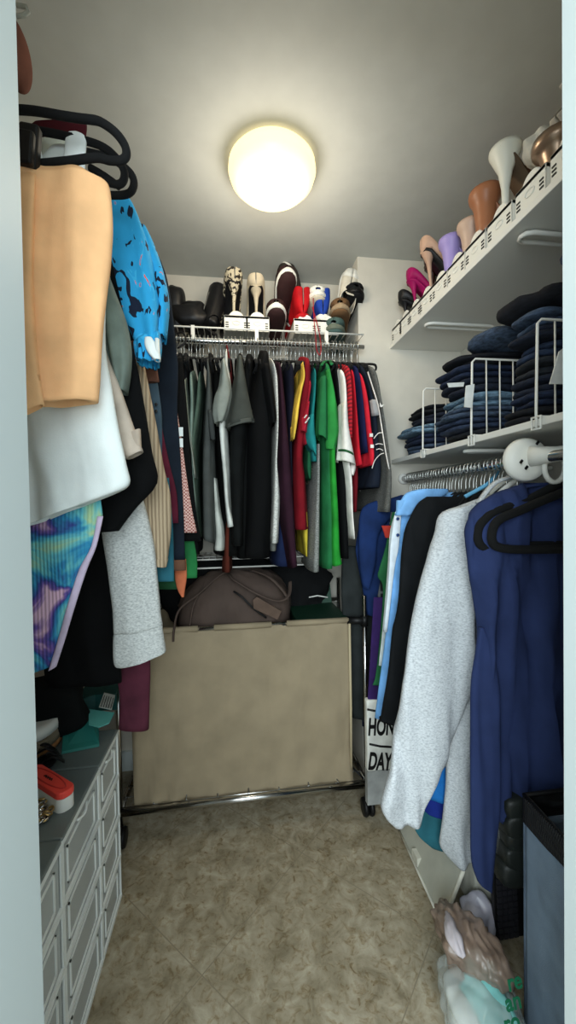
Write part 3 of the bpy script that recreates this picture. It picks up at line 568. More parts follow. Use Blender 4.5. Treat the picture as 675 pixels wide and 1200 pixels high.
# black velvet hangers in front of the navy dress
t = empty('clothes_hanger', P(640, 600, .88), 'thick black velvet hanger in front of the navy dress', 'hanger')
obj('hanger_frame', px_tube([(720, 560), (680, 570), (645, 583), (610, 598), (585, 609), (577, 622), (578, 637), (592, 643), (625, 644), (680, 643), (720, 642)], .86, .0105), VELVET, t)
t = empty('clothes_hanger', P(600, 600, .91), 'second velvet hanger just behind the thick one over navy dress', 'hanger')
obj('hanger_frame', px_tube([(720, 548), (670, 560), (620, 585), (580, 600), (563, 615), (560, 632), (570, 642), (600, 640), (680, 638)], .89, .0105), VELVET, t)
t = empty('clothes_hanger', P(600, 570, 1.1), 'pale blue plastic hanger among silver hooks above the grey sweatshirt', 'hanger')
obj('hanger_frame', px_tube([(585, 548), (580, 558), (570, 568), (556, 576), (545, 582)], 1.12, .006), fab((110, 176, 214), rough=.4), t)
for k, (x, Y) in enumerate(((598, 1.04), (610, 1.0))):
    t = empty('clothes_hanger', P(x, 565, Y), ('white plastic hanger shoulder above the sweatshirt neck', 'front white plastic hanger shoulder next to the divider disk')[k], 'hanger')
    obj('hanger_frame', px_tube([(640+k*6, 548), (x+10, 556), (x-10, 566), (x-25, 578)], Y, .007), PLA, t)
# ================================================================== jeans
DN = [mat('denim_%d' % i, c, .9, kind='denim', var=.3, bump=.3) for i, c in enumerate(((28, 34, 48), (40, 52, 74), (20, 22, 28), (58, 72, 92), (30, 40, 62), (34, 38, 44), (96, 122, 142)))]
DNAME = ['dark indigo', 'mid navy', 'black', 'faded slate', 'deep blue', 'charcoal', 'light washed']
def folded(c, L, W, H, seed, layers=2):
    vs_ = []; yaw = random.uniform(-.12, .12)
    for k in range(layers):
        h = H/layers; off_ = random.uniform(-.012, .012)
        vs_.append(blob((c[0]+off_, c[1]+random.uniform(-.006, .006), c[2]+h*(k+.5)), L/2, W/2, h*.60, .17, 10, seed+k*3, 3.2, 44, 14))
    return join(*vs_)
EDGE = []
stackd = [(1.50, 1.40, 1.685, [(0, 3), (3, 3), (6, 6), (0, 1), (2, 5)]), (1.24, 1.13, 1.38, [5, 0, 6, 1, 4, 0, 2]), (.96, .848, 1.02, [2, 4, 0, 5, 1, 0, 3]), (.73, .58, .80, [0, 2, 1, 4, 0, 5, 1, 1])]
NEIGH = ['back corner stack', 'stack behind the middle wire divider', 'stack before the middle wire divider', 'stack nearest the door frame']
ORD = ['bottom', 'second from bottom', 'third from bottom', 'fourth from bottom', 'fifth from bottom', 'sixth from bottom', 'seventh from bottom', 'topmost']
for s, (cy, y0, y1, lst) in enumerate(stackd):
    z = 1.411; lst = [q[0] if isinstance(q, tuple) else q for q in lst]
    cy = (y0+y1)/2
    if s == 0: lst = [3, 4, 6, 0, 2]
    if s == 1: lst = [5, 1, 3, 6, 0, 4, 2]
    for i, d in enumerate(lst):
        H = random.uniform(.034, .046); L = random.uniform(.25, .28)
        o = 'topmost' if i == len(lst)-1 else ORD[i]
        obj('folded_jeans', folded((SX+.022+L/2+random.uniform(-.02, .03), cy+random.uniform(-.006, .006), z), L, y1-y0-.035, H, s*20+i, 2), DN[d],
            label='%s jeans, %s in the %s' % (DNAME[d], o, NEIGH[s]), cat='jeans', group='folded jeans on the lower solid shelf')
        z += H+.001
    EDGE.append(z)
# a few draped pairs on top, as in the photo
obj('draped_jeans', blob((SX+.18, 1.16, EDGE[1]+.028), .13, .10, .028, .3, 10, 5, 2.6), DN[3], label='rumpled slate jeans lying on top behind the middle divider', cat='jeans')
obj('draped_jeans', blob((SX+.17, .96, EDGE[2]+.035), .14, .10, .034, .35, 9, 9, 2.4), DN[2], label='crumpled black jeans heaped on top of the middle stack', cat='jeans')
obj('draped_jeans', blob((SX+.16, .715, EDGE[3]+.05), .13, .115, .05, .35, 9, 15, 2.4), DN[1], label='rumpled navy jeans heaped on the stack nearest the door frame', cat='jeans')
obj('draped_jeans', blob((SX+.17, .70, EDGE[3]+.125), .11, .09, .03, .3, 9, 25, 2.4), DN[6], label='light washed jeans on the very top by the door frame', cat='jeans')
def paper_tag(pts, Y, label):
    obj('paper_tag', prism([P(x, y, Y) for x, y in pts], (0, -.001, 0), (0, .0015, 0)), fab((214, 216, 212)), smooth=False, label=label, cat='tag')
paper_tag([(546, 452), (556, 450), (553, 478), (544, 477)], 1.07, 'white paper tag dangling at the middle wire divider')
paper_tag([(655, 412), (664, 405), (664, 450), (644, 450)], .79, 'large white paper tag on jeans by the door frame')
paper_tag([(524, 449), (544, 448), (543, 453), (526, 454)], 1.10, 'small white waistband tag on the second jeans stack')
def divider(Y, label, seed):
    t = empty('shelf_divider', (SX, Y, 1.41), label, 'shelf divider')
    zt = 1.636; x1 = SX+.26
    obj('outer_frame', tube([(SX-.006, Y, 1.386), (SX-.006, Y, 1.43), (SX-.002, Y, zt-.01), (SX+.008, Y, zt), (x1-.01, Y, zt), (x1, Y, zt-.01), (x1, Y, 1.414)], .0032, 8), WIRE, t)
    for k in range(1, 6):
        x = SX+k*.043; obj('upright_wire', tube([(x, Y, zt), (x, Y, 1.414)], .0022, 6), WIRE, t)
    obj('clip_foot', tube([(SX-.006, Y-.014, 1.412), (SX-.006, Y+.014, 1.412), (SX-.006, Y+.014, 1.384), (SX-.006, Y-.014, 1.384)], .003, 6, True), WIRE, t)
    obj('base_wire', tube([(SX-.006, Y, 1.413), (x1, Y, 1.413)], .003, 6), WIRE, t)
divider(1.39, 'white wire shelf divider closest to the back corner', 0)
divider(1.09, 'middle white wire shelf divider with a paper tag', 1)
divider(.838, 'white wire shelf divider nearest the door frame', 2)
# ================================================================== shoes
def ushape(st, n=15):   # stations (y, halfwidth, zbottom, height, angle_max, e)
    V, Fc = [], []
    for (y, w_, zb, h, am) in st:
        for j in range(n):
            a = -am+2*am*j/(n-1)
            V.append((w_*math.sin(R(a)) if abs(a) > 35 or True else 0, y, zb+h*.5-h*.5*math.cos(R(a))))
    for i in range(len(st)-1):
        for j in range(n-1): Fc.append((i*n+j, i*n+j+1, (i+1)*n+j+1, (i+1)*n+j))
    return V, Fc
SOL = [('SOLIDIFY', dict(thickness=.004, offset=0)), ('SUBSURF', dict(levels=1, render_levels=1))]
def heel_shoe(name, label, loc, rz, m, heel='stiletto', hh=.10, hm=None, mule=False, tilt=(0, 0), group=None, sc=1., open_toe=False, inner=None):
    t = empty(name, (0, 0, 0), label, 'heeled shoe', group); hm = hm or m
    L = .20
    def sole(y):
        u = min(1, max(0, y/.15)); return hh*(1-(3*u*u-2*u*u*u))+.006
    st = []
    for y, w_, hgt, am in ((-.003, .001, .042, 170), (.0, .013, .054, 125), (.004, .024, .060, 112), (.02, .031, .06, 104), (.05, .031, .052, 100), (.08, .031, .045, 98), (.11, .036, .042, 100), (.135, .041, .044, 112), (.155, .041, .046, 150 if not open_toe else 130), (.175, .036, .042, 178), (.195, .027, .034, 179), (.212, .015, .022, 179), (.222, .003, .008, 179)):
        st.append((y, w_, sole(y), hgt, am))
    obj('upper', ushape([q for q in st if not mule or q[0] > .10]), m, t, mods=SOL)
    sv = ([(-1, 0)], [])
    ps = [(y, w_*.85, sole(y)) for (y, w_, z_, h_, a_) in st[1:-1]]
    V = []; Fc = []
    for y, w_, z in ps: V += [(-w_, y, z+.001), (w_, y, z+.001), (w_, y, z-.006), (-w_, y, z-.006)]
    for i in range(len(ps)-1):
        for k in range(4): Fc.append((i*4+k, i*4+(k+1) % 4, i*4+4+(k+1) % 4, i*4+4+k))
    Fc += [(3, 2, 1, 0), tuple((len(ps)-1)*4+k for k in range(4))]
    obj('sole', (V, Fc), inner or m, t)
    if heel == 'stiletto': prof_ = [(.0045, .0), (.0045, .01), (.005, hh*.45), (.009, hh*.75), (.020, hh*.98), (.026, hh+.006)]; cy = .02
    elif heel == 'spool': prof_ = [(.009, 0), (.008, hh*.2), (.009, hh*.45), (.016, hh*.72), (.029, hh*.92), (.036, hh+.004), (.036, hh+.012)]; cy = .03
    elif heel == 'block': prof_ = [(.022, 0), (.0235, hh*.3), (.029, hh*.7), (.034, hh*.86), (.041, hh*.95), (.043, hh+.006), (.042, hh+.014)]; cy = .038
    else: prof_ = [(.02, 0), (.024, hh)]; cy = .025
    V, Fc = lathe(prof_, 20)
    V = [(x, y*.95+cy+(.012*(1-z/max(hh, .01)) if heel == 'stiletto' else 0), z) for x, y, z in V]
    obj('heel', (V, Fc), hm, t)
    t.scale = (sc, sc, sc); t.location = loc; t.rotation_euler = (R(tilt[0]), R(tilt[1]), R(rz)); return t
def sneaker(name, label, loc, rot, m, solem, kind='low', toe=None, group=None, lace=True, band=None, cat='sneaker'):
    t = empty(name, (0, 0, 0), label, cat, group)
    out = [(.0, .018), (.01, .029), (.04, .034), (.09, .033), (.14, .037), (.19, .045), (.225, .043), (.25, .034), (.265, .018), (.269, .004)]
    V = []; Fc = []
    for y, w_ in out: V += [(-w_, y, 0), (w_, y, 0), (w_*1.03, y, .012), (w_*1.0, y, .026), (-w_*1.0, y, .026), (-w_*1.03, y, .012)]
    for i in range(len(out)-1):
        for k in range(6): Fc.append((i*6+k, i*6+6+k, i*6+6+(k+1) % 6, i*6+(k+1) % 6))
    Fc += [tuple(range(6)), tuple((len(out)-1)*6+k for k in (5, 4, 3, 2, 1, 0))]
    obj('sole', (V, Fc), solem, t, mods=[('SUBSURF', dict(levels=1, render_levels=1))])
    obj('outsole', (lambda vf: ([(x*.86, .02+y*.9, (z-.013)*.3-.0015) for x, y, z in vf[0]], vf[1]))((V, Fc)), m, t)
    H = {'low': .075, 'high': .13, 'slip': .062}[kind]
    st = [(.001, .001, .02, H*.8, 170), (.004, .017, .02, H*.93, 135), (.012, .028, .02, H, 124), (.05, .031, .02, H*.98, 122), (.09, .031, .02, H*.86, 132), (.12, .033, .02, H*.78 if kind != 'high' else .10, 160), (.15, .037, .02, .068, 178), (.19, .041, .02, .058, 179), (.225, .038, .02, .046, 179), (.25, .028, .02, .034, 179), (.262, .012, .02, .02, 179)]
    if kind == 'high': st = [(.001, .001, .02, .124, 140), (.003, .022, .02, .185, 104), (.012, .034, .02, .205, 98), (.05, .036, .02, .20, 96), (.085, .036, .02, .18, 100), (.11, .037, .02, .12, 125), (.13, .038, .02, .09, 165)]+st[6:]
    obj('upper', ushape(st, 19), m, t, mods=SOL)
    obj('toe_cap', ushape([(.208, .0405, .019, .054, 179), (.23, .038, .019, .046, 179), (.253, .028, .019, .034, 179), (.266, .012, .019, .018, 179)], 17), toe or solem, t, mods=SOL[:1])
    if lace: obj('laces', join(*[tube([(-.018, y, z), (0, y-.004, z+.005), (.018, y, z)], .0022, 6) for y, z in ((.12, .092), (.135, .09), (.15, .086), (.165, .081))]), PLA, t)
    if lace: obj('tongue', tf(box(-.017, .017, -.004, .004, -.03, .035), Matrix.Translation((0, .105, H*.85+.015)) @ Matrix.Rotation(R(25), 4, 'X')), m, t, mods=[('BEVEL', dict(width=.004, segments=2))])
    t.location = loc; t.rotation_euler = tuple(R(v) for v in rot); return t
def slot(loc, rz, label, group, w_=.088, h=.05, d=.22, sc=1.):
    t = empty('shoe_slot', (0, 0, 0), label, 'shoe slot', group)
    w2 = w_/2
    obj('tray', join(box(-w2, w2, 0, d, h-.012, h), box(-w2, -w2+.004, 0, d, 0, h), box(w2-.004, w2, 0, d, 0, h), box(-w2, w2, 0, .004, .0, h), tf(lathe([(.030, -.004), (.033, 0), (.030, .004)], 24), Matrix.Translation((0, .006, h-.012)) @ Matrix.Rotation(R(90), 4, 'X'))), PLA, t, smooth=False, mods=[('BEVEL', dict(width=.003, segments=2))])
    obj('vent_slots', join(*[box(s*(w2-.012)-.006, s*(w2-.012)+.006, -.0015, .0005, z, z+.004) for s in (-1, 1) for z in (.012, .021, .030)]), mat('slot_shadow', (60, 60, 56), .8, kind='flat'), t, smooth=False)
    obj('embossed_oval', tf(tube([(.015*math.cos(q), 0, .008*math.sin(q)) for q in [i*PI/8 for i in range(16)]], .0015, 5, True), Matrix.Translation((0, -.001, h*.5))), PLA, t)
    t.location = loc; t.rotation_euler = (0, 0, R(rz)); t.scale = (sc, sc, sc); return t
SZ = 1.931
# back shelf row
slots_px = [(277, 'white plastic shoe slot under the snakeskin pump'), (302, 'white plastic shoe slot under the cream stiletto pump'), (358, 'white plastic shoe slot under the red sneaker'), (384, 'white plastic shoe slot under the blue sneaker')]
s0 = None
for x, lb in slots_px:
    p = P(x, 388, 1.66)
    if s0 is None: s0 = slot((p.x, 1.66, SZ), 0, lb, 'shoe slots on the back shelf', w_=.098, h=.062)
    else: copy_tree(s0, (p.x, 1.66, SZ), (0, 0, 0), lb)
SNK = mat('snakeskin', (196, 186, 160), .5, kind='snake', cols=[(40, 34, 30)], scale=95)
CREAM = fab((196, 184, 160), rough=.5); BLKL = mat('black_leather', (20, 20, 22), .42, bump=.2)
heel_shoe('stiletto_pump', 'snakeskin print stiletto pump, heel facing out on the back shelf', (P(276, 380, 1.66).x, 1.67, SZ+.064), 8, SNK, hh=.115, inner=BLKL, sc=1.22)
heel_shoe('stiletto_pump', 'cream stiletto pump standing right of the snakeskin pump', (P(301, 380, 1.66).x, 1.67, SZ+.064), -3, CREAM, hh=.105, inner=BLKL, sc=1.18)
t = empty('ankle_boot', (0, 0, 0), 'black leather ankle boot leaning left of the snakeskin pump', 'boot')
obj('shaft', loft([(Vector((-.042, 0, .235)), Vector((.042, 0, .235)), Vector((0, .045, 0)), Vector((0, .06, 0))), (Vector((-.038, 0, .12)), Vector((.038, 0, .12)), Vector((0, .045, 0)), Vector((0, .055, 0))), (Vector((-.036, 0, .05)), Vector((.036, 0, .05)), Vector((0, .05, 0)), Vector((0, .055, 0)))], fold=.004, fq=20, hollow=False), BLKL, t)
obj('foot', ushape([(.0, .025, .012, .07, 179), (.05, .034, .012, .08, 179), (.12, .038, .012, .065, 179), (.19, .04, .012, .045, 179), (.24, .022, .012, .028, 179)], 17), BLKL, t)
obj('sole', box(-.033, .033, 0, .23, 0, .014), BLKP, t, smooth=False, mods=[('BEVEL', dict(width=.006, segments=2))])
obj('zip', tube([(-.0405, .05, .05), (-.043, .05, .12), (-.043, .052, .19)], .002, 6), mat('zip_grey', (110, 110, 105), .4, kind='flat'), t)
p = P(250, 392, 1.66); t.location = (p.x-.01, 1.69, SZ); t.rotation_euler = (0, R(19), R(30))
obj('black_bag', join(blob(P(224, 372, 1.76), .085, .06, .06, .35, 12, 3, 2.4), blob(P(205, 362, 1.76), .05, .05, .09, .3, 12, 8, 2.4)), BLKL, label='black leather bag slumped beside the ankle boot', cat='bag')
obj('black_pouch', join(blob(P(198, 392, 1.7), .04, .05, .05, .3, 14, 12, 2.4), tube(smooth_path([P(205, 392, 1.62), P(214, 390, 1.61), P(218, 400, 1.61), P(208, 408, 1.61)], 4), .004, 6)), BLKL, label='small black pouch with looped strap at the shelf start', cat='pouch')
CHBR = fab((52, 34, 34), rough=.7)
sneaker('skate_shoe', 'dark brown skate shoe with white foxing, upper of the stacked pair', (P(328, 350, 1.80).x, 1.85, SZ+.10), (30, 0, 184), CHBR, PLA, 'low', toe=CHBR)
sneaker('skate_shoe', 'dark brown skate shoe with white foxing, lower of the stacked pair', (P(326, 392, 1.74).x, 1.885, SZ+.012), (17, 0, 176), CHBR, PLA, 'low', toe=CHBR)
sneaker('slip_on', 'white soled slip-on standing upright behind the skate shoes', (P(343, 372, 1.76).x, 1.80, SZ+.09), (78, 0, 130), fab((60, 56, 52)), PLA, 'slip', lace=False, toe=fab((60, 56, 52)))
RED = fab((178, 22, 30), rough=.6)
sneaker('high_top_sneaker', 'red high-top sneaker facing the back wall', (P(356, 378, 1.66).x, 1.66, SZ+.064), (0, 0, 2), RED, RED, 'high', toe=RED, lace=False)
BLS = fab((32, 62, 150))
sneaker('canvas_sneaker', 'blue canvas sneaker with a white sole, heel facing out', (P(379, 380, 1.66).x, 1.66, SZ+.064), (0, 0, -3), BLS, PLA, 'high', toe=BLS, lace=False)
ht = sneaker('high_top_sneaker', 'white high-top sneaker with its ankle opening facing out', (P(398, 362, 1.78).x, 1.80, SZ+.13), (104, 14, 0), fab((212, 206, 190)), PLA, 'high')
ht.scale = (.95, .78, .95)
sneaker('canvas_sneaker', 'off-white canvas sneaker between the red and blue sneakers', (P(370, 360, 1.80).x, 1.90, SZ+.10), (12, 0, 175), fab((190, 182, 164)), PLA, 'low', toe=PLA)
sneaker('loafer', 'black shoe in the shelf corner above the brown moccasin', (P(410, 352, 1.85).x, 1.90, SZ+.13), (10, 0, 172), fab((26, 26, 28)), BLKP, 'slip', lace=False, cat='shoe', toe=fab((26, 26, 28)))
sneaker('moccasin', 'brown moccasin stacked on the teal canvas slip-on', (P(408, 378, 1.74).x, 1.88, SZ+.068), (6, 0, 165), fab((104, 78, 54)), fab((150, 130, 104)), 'slip', lace=False, cat='shoe', toe=fab((104, 78, 54)))
sneaker('canvas_slip_on', 'teal grey canvas slip-on at the end of the shelf', (P(410, 392, 1.70).x, 1.88, SZ+.003), (2, 0, 160), fab((70, 92, 88)), fab((96, 104, 92)), 'slip', lace=False, cat='shoe', toe=fab((70, 92, 88)))
obj('red_lanyard', tube(smooth_path([P(367, 348, 1.66), P(368, 375, 1.61), P(370, 395, 1.595), P(371, 410, 1.595), P(375, 416, 1.595), P(376, 404, 1.595), P(373, 385, 1.60), P(366, 360, 1.64)], 5), .0035, 8, flat=.5), fab((150, 34, 44)), label='red lanyard dangling from the red sneaker over the shelf edge', cat='lanyard')
# side shelf row: heels point at the aisle
def ys_(x, X=.70): return PX(x, 300, X).y
USZ = 1.916
def hy(px, py): return PX(px, py, SX+.03).y
ylist = [1.66, 1.58, 1.49, 1.40, 1.305, 1.205, 1.105, 1.0, .89, .78]
lbs = ['in the corner under the black pump', 'under the magenta pump', 'under the brown pump', 'left of the nude stiletto', 'under the nude stiletto', 'under the lavender block heel', 'under the blush block heel', 'under the tan block heel', 'under the white stiletto', 'under the metallic heel']
for y, lb in zip(ylist, lbs): copy_tree(s0, (SX+.006, y-.02, USZ), (0, 0, R(-90)), 'white plastic shoe slot ' + lb)['group'] = 'shoe slots on the side shelf'
UZ = USZ+.064
def side(name, label, y, m, heel, hh, **k): return heel_shoe(name, label, (SX+.004+k.pop('dx', 0), y, UZ+k.pop('dz', 0)), -90+k.pop('rz', 0), m, heel, hh, **k)
side('pump', 'black pump at the far corner of the side shelf', 1.60, BLKL, 'stiletto', .07, sc=1.0)
side('pump', 'magenta satin pump beside the black corner pump', 1.52, fab((160, 24, 92), rough=.4), 'stiletto', .105, sc=1.05)
side('pump', 'dark brown patent pump between magenta and nude heels', 1.47, mat('brown_patent', (52, 26, 20), .25, kind='flat'), 'stiletto', .13, sc=1.1, dx=.05)
side('stiletto_pump', 'nude stiletto pump left of the lavender heel', hy(503, 334), fab((198, 164, 142), rough=.4), 'stiletto', .135, inner=BLKL, sc=1.12)
side('block_heel_mule', 'lavender block heel mule with flared round heel', hy(525, 315), mat('lavender', (158, 144, 206), .4, kind='flat'), 'block', .105, sc=1.0, mule=True)
side('block_heel_mule', 'blush block heel mule right of the lavender heel', hy(544, 300), mat('blush', (194, 168, 150), .4, kind='flat'), 'block', .10, sc=.95, mule=True, dx=.01)
side('block_heel_mule', 'tan leather block heel mule left of the white stiletto', hy(563, 280), mat('tan', (158, 104, 72), .4, kind='flat'), 'block', .115, sc=1.1, mule=True)
side('stiletto_pump', 'white stiletto pump with tall flared heel near the door', hy(589, 247), mat('white_patent', (222, 224, 214), .35, kind='flat'), 'spool', .145, sc=1.15, inner=fab((96, 80, 64)), mule=True)
side('block_heel_mule', 'metallic bronze wide heel at the near end of side shelf', hy(638, 235), mat('bronze', (150, 128, 108), .3, .7, kind='flat'), 'block', .05, sc=1.25, mule=True, dx=.01)
side('clog', 'terracotta clog resting behind the tan block heel', hy(590, 270)+.02, fab((150, 100, 78), rough=.5), 'block', .09, dx=.09, rz=-5, sc=1.05)
sneaker('grey_sneaker', 'pale grey knit sneaker standing heel up at the near shelf end', (SX+.09, .83, UZ+.05), (52, 0, -80), fab((176, 172, 162)), fab((200, 196, 186)), 'low', cat='sneaker')
obj('white_slipper', blob((SX+.11, hy(612, 200), UZ+.12), .07, .04, .045, .3, 18, 7, 2.3, ridge=.25), fab((205, 204, 194)), label='crumpled white fabric slipper behind the metallic heel', cat='slipper')
# ================================================================== laundry cart
cx0, cx1 = P(158, 940, 1.52).x, P(412, 915, 1.52).x
zt = P(300, 733, 1.52).z; zb = P(300, 932, 1.52).z
BY0, BY1 = 1.52, 1.87
cart = empty('laundry_cart', ((cx0+cx1)/2, 1.7, 0), 'rolling laundry cart with a large khaki canvas bag and chrome frame', 'laundry cart')
CAN = mat('khaki_canvas', (150, 136, 111), .85, wrinkle=.4, bump=.25, var=.035)
V, Fc = [], []
nx, nz = 46, 26
def face(fx):   # cloth sheet from u in 0..1 (along), v in 0..1 (down)
    k = len(V)
    for i in range(nz+1):
        for j in range(nx+1): V.append(fx(j/nx, i/nz))
    for i in range(nz):
        for j in range(nx): a_ = k+i*(nx+1)+j; Fc.append((a_, a_+1, a_+nx+2, a_+nx+1))
def front(u, v):
    x = cx0+(cx1-cx0)*u; z = zt+(zb-zt)*v
    b1 = .010*noise.noise(Vector((u*3.0, v*2, 1)))*(1 if v > .02 else .3)
    tens = .010*max(0, noise.noise(Vector((u*7+v*3, v*2.5, 4))))*2 + .008*math.exp(-((u-v*.35-.02)/.03)**2)*v + .012*math.exp(-((u-1+.25*(1-v))/.035)**2)*v
    tens += .012*math.exp(-((u-.05)/.16)**2)*v*math.sin(u*60+v*9)*.6
    tens += .016*math.exp(-((v-.97)/.10)**2)*noise.noise(Vector((u*16, v*2, 6)))
    tens += .010*math.exp(-((u-.8+.12*v)/.05)**2)*v+.010*math.exp(-((u-.18-.1*(1-v))/.03)**2)*v
    return Vector((x, BY0-.012*math.sin(PI*min(1, v*1.02))+b1-tens, z))
face(front)
face(lambda u, v: Vector((cx0+(cx1-cx0)*u, BY1, zt+(zb-zt)*v)))
face(lambda u, v: Vector((cx0+.004*math.sin(v*9), BY0+(BY1-BY0)*u, zt+(zb-zt)*v)))
face(lambda u, v: Vector((cx1-.004*math.sin(v*9), BY0+(BY1-BY0)*u, zt+(zb-zt)*v)))
face(lambda u, v: Vector((cx0+(cx1-cx0)*u, BY0+(BY1-BY0)*v, zb+.004)))
obj('canvas_bag', (V, Fc), CAN, cart, mods=[('SOLIDIFY', dict(thickness=.003, offset=0))])
r_ = .009
obj('sleeve_hem', join(*[tube([(a, BY0-.004, zt+.002), ((a+b)/2, BY0-.006, zt+.002), (b, BY0-.004, zt+.002)], .0115, 10) for a, b in ((cx0, P(232, 740, 1.52).x), (P(251, 740, 1.52).x, P(318, 734, 1.52).x), (P(336, 734, 1.52).x, cx1))]), CAN, cart)
obj('top_bar', join(tube([(cx0-.05, BY0, zt), (cx1+.045, BY0, zt)], r_, 12), tube([(cx0-.05, BY1, zt), (cx1+.045, BY1, zt)], r_, 12)), CHROME, cart)
def zfl(y): return P(300, y, 1.5).z
zl = .115
obj('side_seam', tube([(cx1-.004, BY0-.012, zt-.01), (cx1-.004, BY0-.016, (zt+zb)/2), (cx1-.004, BY0-.012, zb+.01)], .005, 8), mat('seam', (186, 172, 140), .9, kind='flat'), cart)
px0, px1 = cx0-.045, P(428, 800, 1.50).x
for x in (px0, px1):
    for y in (1.5, 1.885): obj('post', tube([(x, y, .07), (x, y, zt+.10 if x > 0 else zt+.02)], .0085, 12), CHROME, cart)
obj('corner_connector', join(tube([(cx1-.01, BY0, zt), (px1+.01, 1.5, zt)], .015, 12), tube([(px1, 1.5, zt-.02), (px1, 1.5, zt+.02)], .014, 12)), BLKP, cart)
obj('bottom_bar', join(tube([(px0, 1.5, zl), (px1, 1.5, zl)], .0125, 14), tube([(px0, 1.885, zl), (px1, 1.885, zl)], .0125, 14), tube([(px0, 1.5, zl), (px0, 1.885, zl)], .0105, 14), tube([(px1, 1.5, zl), (px1, 1.885, zl)], .0105, 14)), CHROME, cart)
obj('wire_deck', join(*[tube([(px0, y, zl+.02), (px1, y, zl+.02)], .0022, 6) for y in (1.497, 1.55, 1.61, 1.67, 1.73, 1.79, 1.85)]+[tube([(px0+(px1-px0)*k/8, 1.494, zl+.024), (px0+(px1-px0)*k/8, 1.885, zl+.024)], .0022, 6) for k in range(9)]), CHROME, cart)
obj('tension_strap', tube([(cx1, 1.55, zb+.06), (px1-.01, 1.505, zl+.02)], .004, 6), BLKP, cart)
for x, y in ((px0, 1.5), (px1, 1.5), (px0, 1.885), (px1, 1.885)):
    wv = obj('caster_wheel', join(*[tf(lathe([(.012, -.009), (.031, -.008), (.034, 0), (.031, .008), (.012, .009)], 22), Matrix.Translation((x+dx, y-.012, .035)) @ Matrix.Rotation(R(90), 4, 'Y') @ Matrix.Rotation(R(0), 4, 'X')) for dx in (-.012, .012)]), BLKP, cart)
    obj('wheel_fork', join(box(x-.006, x+.006, y-.018, y+.012, .03, .075)), BLKP, wv, smooth=False)
for k, (x, y) in enumerate(((438, 940), (447, 955))): pass
# duffel bag
BRN = mat('brown_canvas', (76, 63, 56), .8, wrinkle=.8, bump=.3, var=.06)
dpt = P(272, 706, 1.66)
dz = zt-.02
duf = empty('duffel_bag', (dpt.x, 1.66, dz), 'dark brown canvas duffel bag slouched on top of the laundry cart', 'duffel bag')
def dufmesh():
    V, Fc = [], []; nu, nv = 44, 30
    xL, xR = P(207, 720, 1.6).x, P(343, 720, 1.6).x
    for i in range(nv+1):
        u = i/nv; x = xL+(xR-xL)*u
        endf = (1-abs(2*u-1)**5)**.5 if 0 < u < 1 else .05
        hgt = (.14+.035*math.sin(PI*u*1.1)+.018*noise.noise(Vector((u*5, 0, 2))))*(.45+.55*endf)
        if u < .3: hgt *= .72+.9*u
        for k in range(nu):
            t_ = 2*PI*k/nu; c_, s_ = math.cos(t_), math.sin(t_)
            y = 1.665+.135*endf*math.copysign(abs(c_)**.75, c_); z = dz+.04+(hgt*(s_ if s_ > 0 else 0)-(.06*-s_ if s_ < 0 else 0))*1.0
            q = Vector((x*9, y*9, z*9)); f = .022*noise.noise(q)+.016*abs(noise.noise(q*2.2))
            V.append((x+.004*math.sin(t_*3), y-f*.8*c_, z+f*s_))
    for i in range(nv):
        for k in range(nu): Fc.append((i*nu+k, i*nu+(k+1) % nu, (i+1)*nu+(k+1) % nu, (i+1)*nu+k))
    Fc += [tuple(range(nu-1, -1, -1)), tuple(nv*nu+k for k in range(nu))]
    return V, Fc
obj('body', dufmesh(), BRN, duf)
obj('handle', tube(smooth_path([P(203, 752, 1.475), P(204, 738, 1.49), P(210, 715, 1.51), P(232, 697, 1.54), P(262, 672, 1.60), P(275, 680, 1.535), P(300, 695, 1.505), P(325, 704, 1.50), P(338, 698, 1.52), P(340, 682, 1.58)], 7), .008, 10, flat=.5), BRN, duf)
obj('handle', tube(smooth_path([P(295, 668, 1.62), P(315, 676, 1.55), P(330, 690, 1.525), P(338, 702, 1.52)], 6), .008, 10, flat=.5), BRN, duf)
obj('zip', tube(smooth_path([P(274, 693, 1.525), P(284, 700, 1.51), P(296, 712, 1.505), P(312, 724, 1.51)], 5), .004, 8), BLKP, duf)
obj('leather_tag', prism([P(296, 703, 1.505), P(301, 699, 1.505), P(330, 716, 1.50), P(325, 726, 1.50), P(297, 713, 1.50)], (0, -.006, 0), (0, .004, 0)), fab((92, 76, 66)), duf, smooth=False, mods=[('BEVEL', dict(width=.002, segments=2))])
obj('piping', tube(smooth_path([P(222, 735, 1.515), P(226, 712, 1.51), P(232, 698, 1.54), P(240, 682, 1.60)], 5), .003, 8), BRN, duf)
obj('shade_heap', join(blob((-.06, 1.80, zt+.09), .27, .05, .14, .25, 10, 3, 3), blob((.27, 1.815, zt+.06), .18, .045, .13, .25, 10, 7, 3)), fab((20, 21, 22)), label='added black heap standing in for shade along the back of the laundry cart', cat='shade filler')  # added dark filler, raised to darken the shaded gap below the hung clothes
